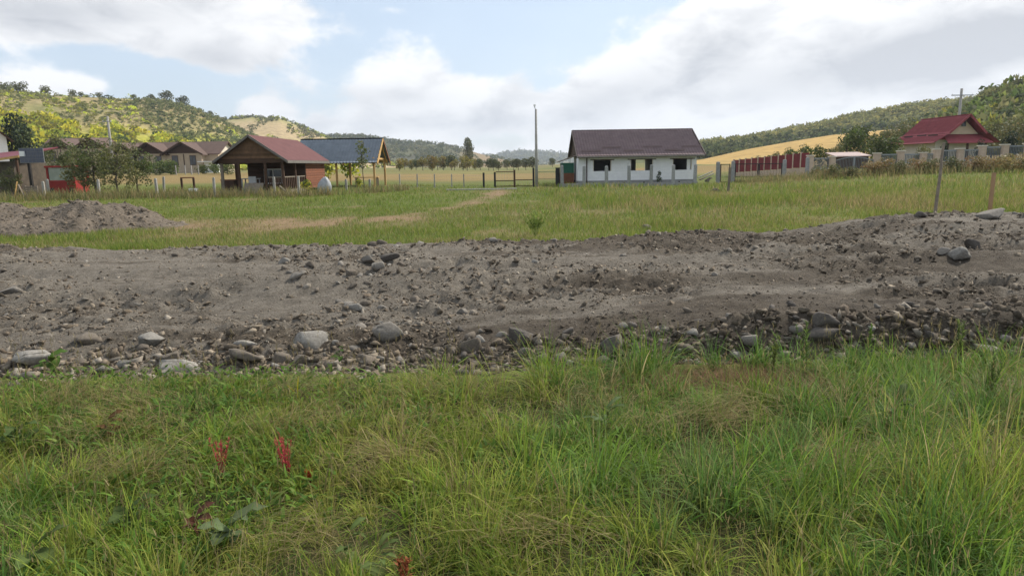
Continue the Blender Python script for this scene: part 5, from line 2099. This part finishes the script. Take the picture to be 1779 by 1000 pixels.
# wire fence left of it, each post a thing
for i, px in enumerate((695, 725, 755, 785, 806)):
    conc_post(px, 302, 322, 53, 'thin pale wire fence post in the dry grass beyond the meadow', .09, M_pale_conc, 'thin wire fence posts')
x0, x1 = at(690, 322, 53).x, at(838, 322, 53).x
wf = thing('wire_fence', ((x0 + x1) / 2, 53.06, gz((x0 + x1) / 2, 53)), 'wire mesh strung between thin pale posts left of the field gate', 'fence')
hwf = (x1 - x0) / 2
for z_ in (.1, .35, .6, .85):
    MB().beam((-hwf, 0, z_), (hwf, 0, z_), .008, .008).build('strand', M_steelgrey, wf)
x0, x1 = at(934, 322, 52.5).x, at(966, 322, 52.5).x
wf = thing('green_fence', (x0, 52.5, gz(x0, 52.5)), 'green wire panel fence between the slim pole and the tin shed', 'fence')
for j in range(17):
    x_ = (x1 - x0) * j / 16
    MB().box(x_ - .006, x_ + .006, -.006, .006, 0, 1.15).build('bar', M_green, wf)
for z_ in (.05, .55, 1.1):
    MB().box(0, x1 - x0, -.015, -.007, z_ - .012, z_ + .012).build('rail', M_green, wf)
for x_ in (0, x1 - x0):
    MB().box(x_ - .04, x_ + .04, .008, .07, -.2, 1.2).build('post', M_green, wf)
p = at(969, 322, 50.6)
o = MB().box(-.15, .15, -.09, .09, -.2, 1.36).box(-.17, .17, -.11, .11, 1.361, 1.40).build('dark_gate_post', M_black)
o.location = (p.x, 50.6, gz(p.x, 50.6))
tag(o, 'broad black gate post beside the grey concrete post by the shed', 'post')
x0, x1 = at(770, 331, 45).x, at(898, 331, 45).x
o = MB().box(0, x1 - x0, -.35, .35, -.1, .05).build('concrete_path', M_pale_conc)
o.location = (x0, 47.2, gz((x0 + x1) / 2, 47.2) + .02)
tag(o, kind='structure')

# ------------------------------------------------------------------ stakes and posts in the meadow
p = at(1265, 336, 38)
o = MB().cyl((0, 0, -.3), (.04, 0, at(1265, 291, 38).z - gz(p.x, 38)), .075, .065, 8).build('wooden_post', M_wood_g)
o.location = (p.x, 38, gz(p.x, 38))
tag(o, 'grey wooden post alone in the meadow before the wicket gate', 'post')
p = at(1243, 336, 37.5)
v, f = rock_shape(2, .7, 8)
o = link('field_stone', mesh_np('field_stone', v * .36, f, 3), stone_mats[2])
o.location = (p.x, 37.5, gz(p.x, 37.5) + .06)
tag(o, 'grey pointed stone in the grass beside the lone wooden post', 'stone')


def stake(pxb, pyb, pxt, pyt, Y, r, m, label, sq=False, name='stake'):
    b, t_ = at(pxb, pyb, Y), at(pxt, pyt, Y)
    g = float(road_h(b.x, Y)) if Y < 15 else gz(b.x, Y)
    d_ = Vector((t_.x - b.x, 0, t_.z - g))
    mb = MB()
    if sq:
        mb.beam((0, 0, -.2), d_, .075, .04, (0, 1, 0))
    else:
        n_ = 5
        last = Vector((0, 0, -.2))
        for i in range(1, n_ + 1):
            c_ = d_ * (i / n_) + Vector((random.uniform(-.012, .012), 0, 0))
            mb.cyl(last, c_, r * (1.05 - .06 * i), r * (.99 - .06 * i), 7)
            last = c_
    o = mb.build(name, m)
    o.location = (b.x, Y, g)
    return tag(o, label, 'stake')


stake(1623, 379, 1640, 248, 14.6, .036, M_wood_g, 'thin dark crooked wooden pole stuck at the road far edge', name='wooden_pole')
stake(1718, 376, 1727, 300, 15.4, .05, M_wood_o, 'short raw orange wooden stake behind the wide grey slab', True, 'wooden_stake')

# ------------------------------------------------------------------ trees and shrubs, one by one
shrubA = make_tree_meshes('willow_a', 3.4, 1.45, 1.75, 1.85, 46, .34, 2600, .12, OLV + YEL[2:3], .06, .15, 16)
shrubB = make_tree_meshes('willow_b', 3.6, 1.3, 1.85, 1.95, 44, .32, 2400, .12, OLV + MIDG[:1], .06, .25, 16)
for px, Y, s, sz_, kd, lb in ((146, 42.6, .85, .85, shrubA, 'grey green shrub tree just right of the red cab'), (168, 42, 1.12, 1.0, shrubB, 'tall olive shrub tree behind the soil heap'),
                              (205, 41, 1.0, .92, shrubA, 'olive shrub tree standing below the utility pole'), (240, 43, .98, .88, shrubB, 'smaller olive shrub tree, last of the clump before the swing'),
                              (110, 51, 1.15, 1.22, shrubB, 'tall shrub tree directly behind the red cab'),
                              (20, 41, .6, .5, shrubB, 'low straggly shrub growing against the brown shed')):
    q = at(px, 330, Y)
    tree('shrub_tree', kd, (q.x, Y, gz(q.x, Y)), s, lb, 'shrub', 'olive shrubs by the left fence', None, sz_)
young = make_tree_meshes('young', 3.2, .62, 1.15, 2.35, 12, .28, 420, .13, OLV + MIDG, .035, .3, 8)
q = at(634, 330, 46)
tree('young_tree', young, (q.x, 46, gz(q.x, 46)), 1.0, 'thin young tree growing in front of the slate blue roof', 'tree', None, None, 1.02)
vine = make_tree_meshes('vine', 1.0, .4, .5, .5, 10, .2, 300, .12, MIDG + LIME, .02, .2, 3)
for px, Y, s, lb in ((532, 40.5, 1.0, 'leafy green bush at the right corner of the porch'), (480, 38.9, .55, 'small leafy climber on the post before the porch'),
                     (625, 49, .8, 'bright green bush under the tiled shelter'), (610, 60, 2.6, 'broad green bush seen through the shelter'), (572, 62, 2.4, 'green bush seen between cabin and shelter')):
    q = at(px, 330, Y)
    tree('leafy_bush', vine, (q.x, Y, gz(q.x, Y)), s, lb, 'bush')
conif = make_tree_meshes('dark_conifer', 6, 1.9, 2.6, 2.9, 22, .7, 1500, .26, CONI + DKG[:2], .14, .55, 5)
q = at(28, 290, 98)
tree('dark_conifer', conif, (q.x, 98, gz(q.x, 98)), 1.45, 'dark conifer beside the tall white house', 'tree', None, None, 1.72)
q = at(52, 290, 97)
tree('dark_conifer', conif, (q.x, 97, gz(q.x, 97)), 1.4, 'shorter dark conifer left of the two gabled row house', 'tree', None, None, 1.42)
hedge = make_tree_meshes('hedge', 2, 1.5, .9, .95, 14, .5, 900, .22, MIDG + DKG[:1], .06, 0, 3)
for px, Y, s, lb in ((278, 120, 1.35, 'rounded dark green hedge bush before the middle gable'), (296, 119, 1.4, 'rounded hedge bush right of the other hedge bush'),
                     (253, 121, 1.2, 'hedge bush half behind the shrub trees'), (372, 122, 1.0, 'small dark bush at the white lean-to'), (395, 118, 1.2, 'green bush left of the cabin roof edge'), (352, 121, .9, 'low bush behind the white fence posts')):
    q = at(px, 300, Y)
    tree('hedge_bush', hedge, (q.x, Y, gz(q.x, Y)), s, lb, 'bush')

yelA = make_tree_meshes('field_tree_a', 4.5, 1.9, 2.2, 2.5, 14, .9, 800, .42, YEL, .12, .1, 4)
yelB = make_tree_meshes('field_tree_b', 4.5, 2.2, 2.0, 2.3, 15, .9, 800, .42, RUST[1:] + YEL[:2], .12, .1, 4)
grnC = make_tree_meshes('field_tree_c', 4.5, 2.0, 2.2, 2.5, 14, .9, 800, .42, OLV + DKG[:2], .12, .1, 4)
i = 0
for px in range(694, 936, 11):
    kd = (yelA, yelB, yelA, grnC, yelB)[i % 5] if px < 838 else grnC
    nm = {id(yelA): 'yellow autumn tree in the line across the valley floor', id(yelB): 'ochre autumn tree in the line across the valley floor',
          id(grnC): 'dark green tree in the line across the valley floor'}[id(kd)]
    Y = 205 + (i * 37) % 45
    q = at(px + random.uniform(-4, 4), 300, Y)
    s = random.uniform(.75, 1.15) * (1.0 if px < 838 else .85)
    tree('field_tree', kd, (q.x, Y, gz(q.x, Y)), s, nm, 'tree', 'trees lined up across the valley floor')
    i += 1
for px, Y, s in ((960, 330, 1.0), (816, 380, 1.7), (560, 170, 1.2), (540, 165, 1.1)):
    q = at(px, 300, Y)
    tree('field_tree', grnC, (q.x, Y, gz(q.x, Y)), s, {960: 'lone dark tree between slim pole and shed', 816: 'narrow dark tree standing above the valley tree line',
                                                    560: 'green tree behind the cabin roof end', 540: 'green tree just above the cabin ridge'}[px], 'tree', None, None, s * (2.2 if px == 816 else 1))

gard = make_tree_meshes('garden_tree', 5, 2.1, 2.1, 2.6, 18, .8, 1700, .24, DKG + MIDG, .13, .1, 6)
gardo = make_tree_meshes('garden_olive', 5, 2.0, 2.2, 2.6, 18, .75, 1600, .22, RUST[1:3] + OLV, .12, .1, 6)
for px, Y, s, sz_, kd, lb in ((1470, 80, 1.0, .95, gard, 'dark broad garden tree at the golden field edge'), (1497, 82, 1.05, 1.05, gard, 'taller dark garden tree beside the broad one'),
                              (1530, 80, 1.0, 1.0, gardo, 'olive brown garden tree left of the red roof'), (1556, 84, 1.15, 1.15, gardo, 'olive tree reaching behind the red roof left eave'),
                              (1590, 92, 1.2, 1.35, gardo, 'rusty olive tree behind the red roof ridge'), (1520, 62, .6, .62, gard, 'low green garden bush behind the arched gate'),
                              (1545, 62, .62, .6, gard, 'low green bush behind the ironwork panels'), (1455, 64, .45, .5, gardo, 'small pale bush beside the pink shed roof'),
                              (1598, 52, .34, .40, gardo, 'pale green feathery bush over the ironwork fence'), (1745, 84, 1.3, 1.2, gardo, 'olive bush mass right of the red house'), (1785, 80, 1.3, 1.2, gardo, 'olive bush mass behind the rounded thuja'),
                              (1720, 92, 1.2, 1.3, gardo, 'olive tree behind the red house right eave')):
    q = at(px, 290, Y)
    tree('garden_tree', kd, (q.x, Y, gz(q.x, Y)), s, lb, 'tree', None, None, sz_)
thuja = make_tree_meshes('thuja', 2.4, .75, 1.25, 1.25, 26, .35, 1800, .12, CONI, .06, .45, 4)
for px, Y, s, sz_, lb in ((1752, 62, 1.05, 1.15, 'rounded dark thuja right of the red house'), (1638, 56, .45, .80, 'slim dark thuja directly behind the thin pole'), (1700, 62, .7, .9, 'dark thuja before the red house porch')):
    q = at(px, 290, Y)
    tree('thuja', thuja, (q.x, Y, gz(q.x, Y)), s, lb, 'thuja', None, None, sz_)
weed = make_tree_meshes('tall_weed', 2, .8, .95, 1.0, 16, .35, 900, .13, DKG + MIDG, .03, .3, 6)
for i, (px, Y, s, lb) in enumerate(((1345, 66, 1.0, 'dark green weed bush over the red panel fence middle'), (1372, 65, 1.15, 'tall dark green weed bush behind the red panels'), (1398, 64, 1.25, 'weed bush behind the concrete post at the red fence end'),
                                    (1424, 64, 1.2, 'weed bush left of the pink shed roof'), (1318, 74, .8, 'pale weed bush on the golden slope'))):
    q = at(px, 290, Y)
    tree('weed_bush', weed, (q.x, Y, gz(q.x, Y)), s, lb, 'bush')
brush = make_tree_meshes('brush', 1.2, 1.0, .5, .5, 18, .3, 1100, .10, OLV + RUST, .03, 0, 12)
brush2 = make_tree_meshes('brush2', 1.2, .8, .6, .6, 16, .28, 1000, .10, RUST, .03, 0, 12)
BR = [(1418, 49, .75, brush, 'green bush at the first cream pillar'), (1448, 46.5, .9, brush, 'low brush left of the arched gate'), (1480, 45, .75, brush, 'low green brush before the arched gate'),
      (1512, 46.5, .9, brush2, 'reddish brush right of the arched gate'), (1540, 46, 1.05, brush2, 'rusty dry bush before the second cream pillar'), (1562, 45, .9, brush, 'olive brush under the ironwork panel'),
      (1590, 46, .95, brush2, 'dry bush left of the thin pole'), (1620, 45, .9, brush, 'olive brush crossed by the thin pole'), (1655, 44.5, .95, brush, 'green yellow brush right of the thin pole'),
      (1690, 44, .95, brush2, 'dry brush left of the raw stake'), (1725, 43, .9, brush2, 'tan brush behind the raw stake'), (1760, 42, 1.1, brush2, 'dry brush on the grassy rise'), (1790, 42, 1.1, brush, 'olive brush on the grassy rise')]
for px, Y, s, kd, lb in BR:
    q = at(px, 300, Y)
    tree('brush', kd, (q.x, Y, gz(q.x, Y) - .02), s, lb, 'bush', 'brush along the ironwork fence')

# low pink roofed shed behind the arched gate
p = at(1482, 285, 58)
gg = gz(p.x, 58)
zt_ = at(1482, 266, 58).z - gg
o = thing('pink_roof_shed', (p.x, 58, gg), 'small low shed with pale pink roof behind the arched gate', 'shed')
MB().box(-1.3, 1.3, .1, 2, -.2, zt_ - .2).build('wall', M_wood_d, o)
MB().add([(-1.5, -.1, zt_ - .25), (1.5, -.1, zt_ - .22), (1.4, 2.2, zt_ + .12), (-1.4, 2.2, zt_ + .1), (-1.5, -.1, zt_ - .31), (1.5, -.1, zt_ - .28), (1.4, 2.2, zt_ + .06), (-1.4, 2.2, zt_ + .04)],
         [(0, 1, 2, 3), (7, 6, 5, 4), (0, 4, 5, 1), (1, 5, 6, 2), (2, 6, 7, 3), (3, 7, 4, 0)]).build('roof', mat('pink_roof', (.36, .27, .25), (.27, .19, .18), 2, .7), o)

# ------------------------------------------------------------------ weeds in the verge
leaf_mats = {}


def leaf_mesh(name, L, w, cols, curl=.35, seg=6):
    vs, ts_ = [], []
    for i in range(seg + 1):
        t = i / seg
        ww_ = w * math.sin(math.pi * min(1, (t * .92 + .06))) ** .8
        z = L * (t * .55 - curl * t * t)
        for s in (-1, 0, 1):
            wob = .12 * ww_ * math.sin(i * 2.3 + s)
            vs.append((s * ww_ * .5, L * t * .85, z + abs(s) * ww_ * .18 + wob * abs(s)))
            ts_.append(np.array(cols[0]) * (1.25 if s == 0 else 1.0) * random.uniform(.85, 1.15))
    fs = []
    for i in range(seg):
        for j in range(2):
            a_ = i * 3 + j
            fs.append((a_, a_ + 1, a_ + 4, a_ + 3))
    return mesh_np(name, np.array(vs), np.array(fs), 4, np.array(ts_), True)


broad_m = foliage_mat('broad_leaf', .3, .7, .12)
broad_m.node_tree.nodes['Principled BSDF'].inputs['Specular IOR Level'].default_value = .08


def weed_plant(px, py, n, L, w, col, label, name='dock_plant', up=.0, z=.08):
    x, y, zz = ray(px, py)
    t = (z - CAMH) / zz
    X, Y = x * t, y * t
    o = thing(name, (X, Y, Hf(X, Y)), label, 'weed')
    L, w = L * .85, w * .9
    col = tuple(c * .7 for c in col)
    me = leaf_mesh('leaf', L, w, [col], .3)
    me.materials.append(broad_m)
    me2 = leaf_mesh('leaf', L * .8, w * .85, [tuple(c * 1.15 for c in col)], .45)
    me2.materials.append(broad_m)
    for i in range(n):
        lf = link('leaf', random.choice((me, me2)), None, o)
        lf.location = (0, 0, .05 + up + .02 * i)
        lf.rotation_euler = (random.uniform(-.25, .4), random.uniform(-.3, .3), i * 6.283 / n + random.uniform(-.4, .4))
        s = random.uniform(.8, 1.15)
        lf.scale = (s, s, s)
    return o


GR1, GR2 = (.075, .115, .035), (.11, .15, .045)
weed_plant(400, 905, 6, .22, .10, (.12, .16, .075), 'dock with large bluish green leaves in the short grass', z=.15)
weed_plant(90, 645, 7, .17, .07, (.085, .15, .03), 'bright green dock right before the pale low stone', z=.05)
weed_plant(225, 885, 6, .20, .07, GR1, 'dark green dock left of the large bluish leaves', z=.15)
weed_plant(30, 760, 7, .20, .08, GR1, 'dark broad leaved clump at the left of the verge', z=.12)
weed_plant(60, 950, 6, .20, .08, GR2, 'broad leaved weed low in the lower grass', z=.15)
weed_plant(340, 890, 6, .13, .05, (.13, .06, .04), 'small weed with reddish brown leaves near the docks', z=.16)
weed_plant(190, 735, 7, .12, .05, (.14, .08, .035), 'weed with browning leaves among green grass', z=.14)
weed_plant(1055, 710, 8, .20, .035, (.12, .17, .07), 'pale green narrow leaved weed in the tall grass', 'narrow_leaf_weed', .02, .2)
weed_plant(610, 930, 9, .14, .035, GR2, 'bright bushy weed with small leaves in lower grass', 'leafy_weed', .02, .2)
weed_plant(660, 960, 9, .14, .035, GR2, 'light green bushy weed beside the other bushy weed', 'leafy_weed', .02, .2)
weed_plant(1560, 700, 8, .18, .05, GR1, 'dark green leafy weed on the lush side of the verge', 'leafy_weed', .02, .2)
weed_plant(590, 630, 7, .09, .05, (.075, .13, .03), 'small green weed at the stone edge under the largest boulder', 'leafy_weed', .0, .03)


def sprig(px, py, h, n, col, label, z=.1, lw=.018, name='red_sorrel', leafl=.05, spread=.25):
    x, y, zz = ray(px, py)
    t = (z - CAMH) / zz
    X, Y = x * t, y * t
    o = thing(name, (X, Y, Hf(X, Y)), label, 'weed')
    for k_ in range(n):
        lx, ly = random.uniform(-spread, spread) * h, random.uniform(-spread, spread) * .8 * h
        st_ = MB().cyl((0, 0, 0), (lx * .4, ly * .4, h * .5), .003, .0025, 5).cyl((lx * .4, ly * .4, h * .5), (lx, ly, h), .0025, .0012, 5)
        st_.build('stem', mat(name + '_stem', tuple(c * .8 for c in col), tuple(c * .5 for c in col), 10), o)
        m_ = 26
        tt = rng.uniform(.3, 1.0, m_)
        X_ = np.where(tt < .5, lx * .4 * tt / .5, lx * (.4 + .6 * (tt - .5) / .5))
        Y_ = np.where(tt < .5, ly * .4 * tt / .5, ly * (.4 + .6 * (tt - .5) / .5))
        v, f, t_ = blades(X_, Y_, h * tt, leafl * rng.uniform(.6, 1.3, m_) * (1.25 - .7 * tt), np.full(m_, lw), rng.random(m_) * 6.283, rng.uniform(.5, 1.0, m_), rng.uniform(0, .3, m_), np.array(col) * rng.uniform(.7, 1.3, (m_, 1)), 3)
        link('foliage', mesh_np('foliage', v, f, 3, t_), grass_mat, o)
    return o


sprig(500, 825, .28, 7, (.46, .085, .085), 'wispy red sorrel plant, the taller red one in the grass', .06, .008, leafl=.035)
sprig(385, 815, .24, 5, (.44, .085, .085), 'smaller wispy red sorrel in the grass', .06, .008, leafl=.035)
sprig(540, 835, .10, 2, (.36, .09, .03), 'low orange red weed beside the taller sorrel', .05)
sprig(700, 945, .14, 2, (.30, .11, .05), 'reddish weed above the bushy light green weeds', .2)
sprig(1400, 655, .42, 3, (.13, .19, .05), 'tall feathery green weed at the bank foot by the bare patch', .0, .012, 'feathery_weed', .07)
sprig(1340, 665, .34, 3, (.15, .19, .05), 'feathery yellow green weed over the dead brown grass', .0, .012, 'feathery_weed', .07)
sprig(1505, 645, .36, 2, (.12, .19, .04), 'single upright green weed before the right bank stones', .0, .014, 'feathery_weed', .06)
sprig(1665, 645, .40, 4, (.15, .19, .055), 'bushy upright weed before the weathered grey rock', .0, .014, 'feathery_weed', .08)
sprig(1720, 700, .32, 4, (.12, .16, .05), 'green upright weed in the lush grass below the brown rock', .0, .014, 'feathery_weed', .08)
sprig(1090, 640, .34, 2, (.17, .19, .05), 'yellow green weed before the overhanging dark rock', .0, .012, 'feathery_weed', .06)
sprig(930, 412, .60, 16, (.22, .29, .07), 'tall green weed clump at the far edge of the dirt road', .0, .022, 'weed_clump', .16, .75)
x, y, zz = ray(517, 690)
t = (.05 - CAMH) / zz
v, f, t_ = blades(np.zeros(4), np.zeros(4), np.zeros(4), np.array([.17, .14, .12, .1]), np.full(4, .016), np.array([.2, 1.4, 3.3, 5.0]), np.array([.1, .25, .6, .8]), np.zeros(4), np.array([(.42, .36, .02)] * 4), 4)
o = link('yellow_blade', mesh_np('yellow_blade', v, f, 3, t_), grass_mat)
o.location = (x * t, y * t, Hf(x * t, y * t) + .06)
tag(o, 'bright yellow upright leaf tuft among short green grass', 'leaf')

# ------------------------------------------------------------------ air
hz_ = MB().box(-4300, 4300, -60, 5300, -40, 320).build('haze', None)
hm = bpy.data.materials.new('haze')
hm.use_nodes = True
nt_ = hm.node_tree
nt_.nodes.clear()
vo = nt_.nodes.new('ShaderNodeVolumePrincipled')
vo.inputs['Color'].default_value = (.80, .88, 1.0, 1)
vo.inputs['Density'].default_value = .00016
vo.inputs['Anisotropy'].default_value = .2
mo = nt_.nodes.new('ShaderNodeOutputMaterial')
nt_.links.new(vo.outputs[0], mo.inputs['Volume'])
hz_.data.materials.append(hm)
tag(hz_, 'thin pale haze filling the valley air', 'haze', None, 'stuff')
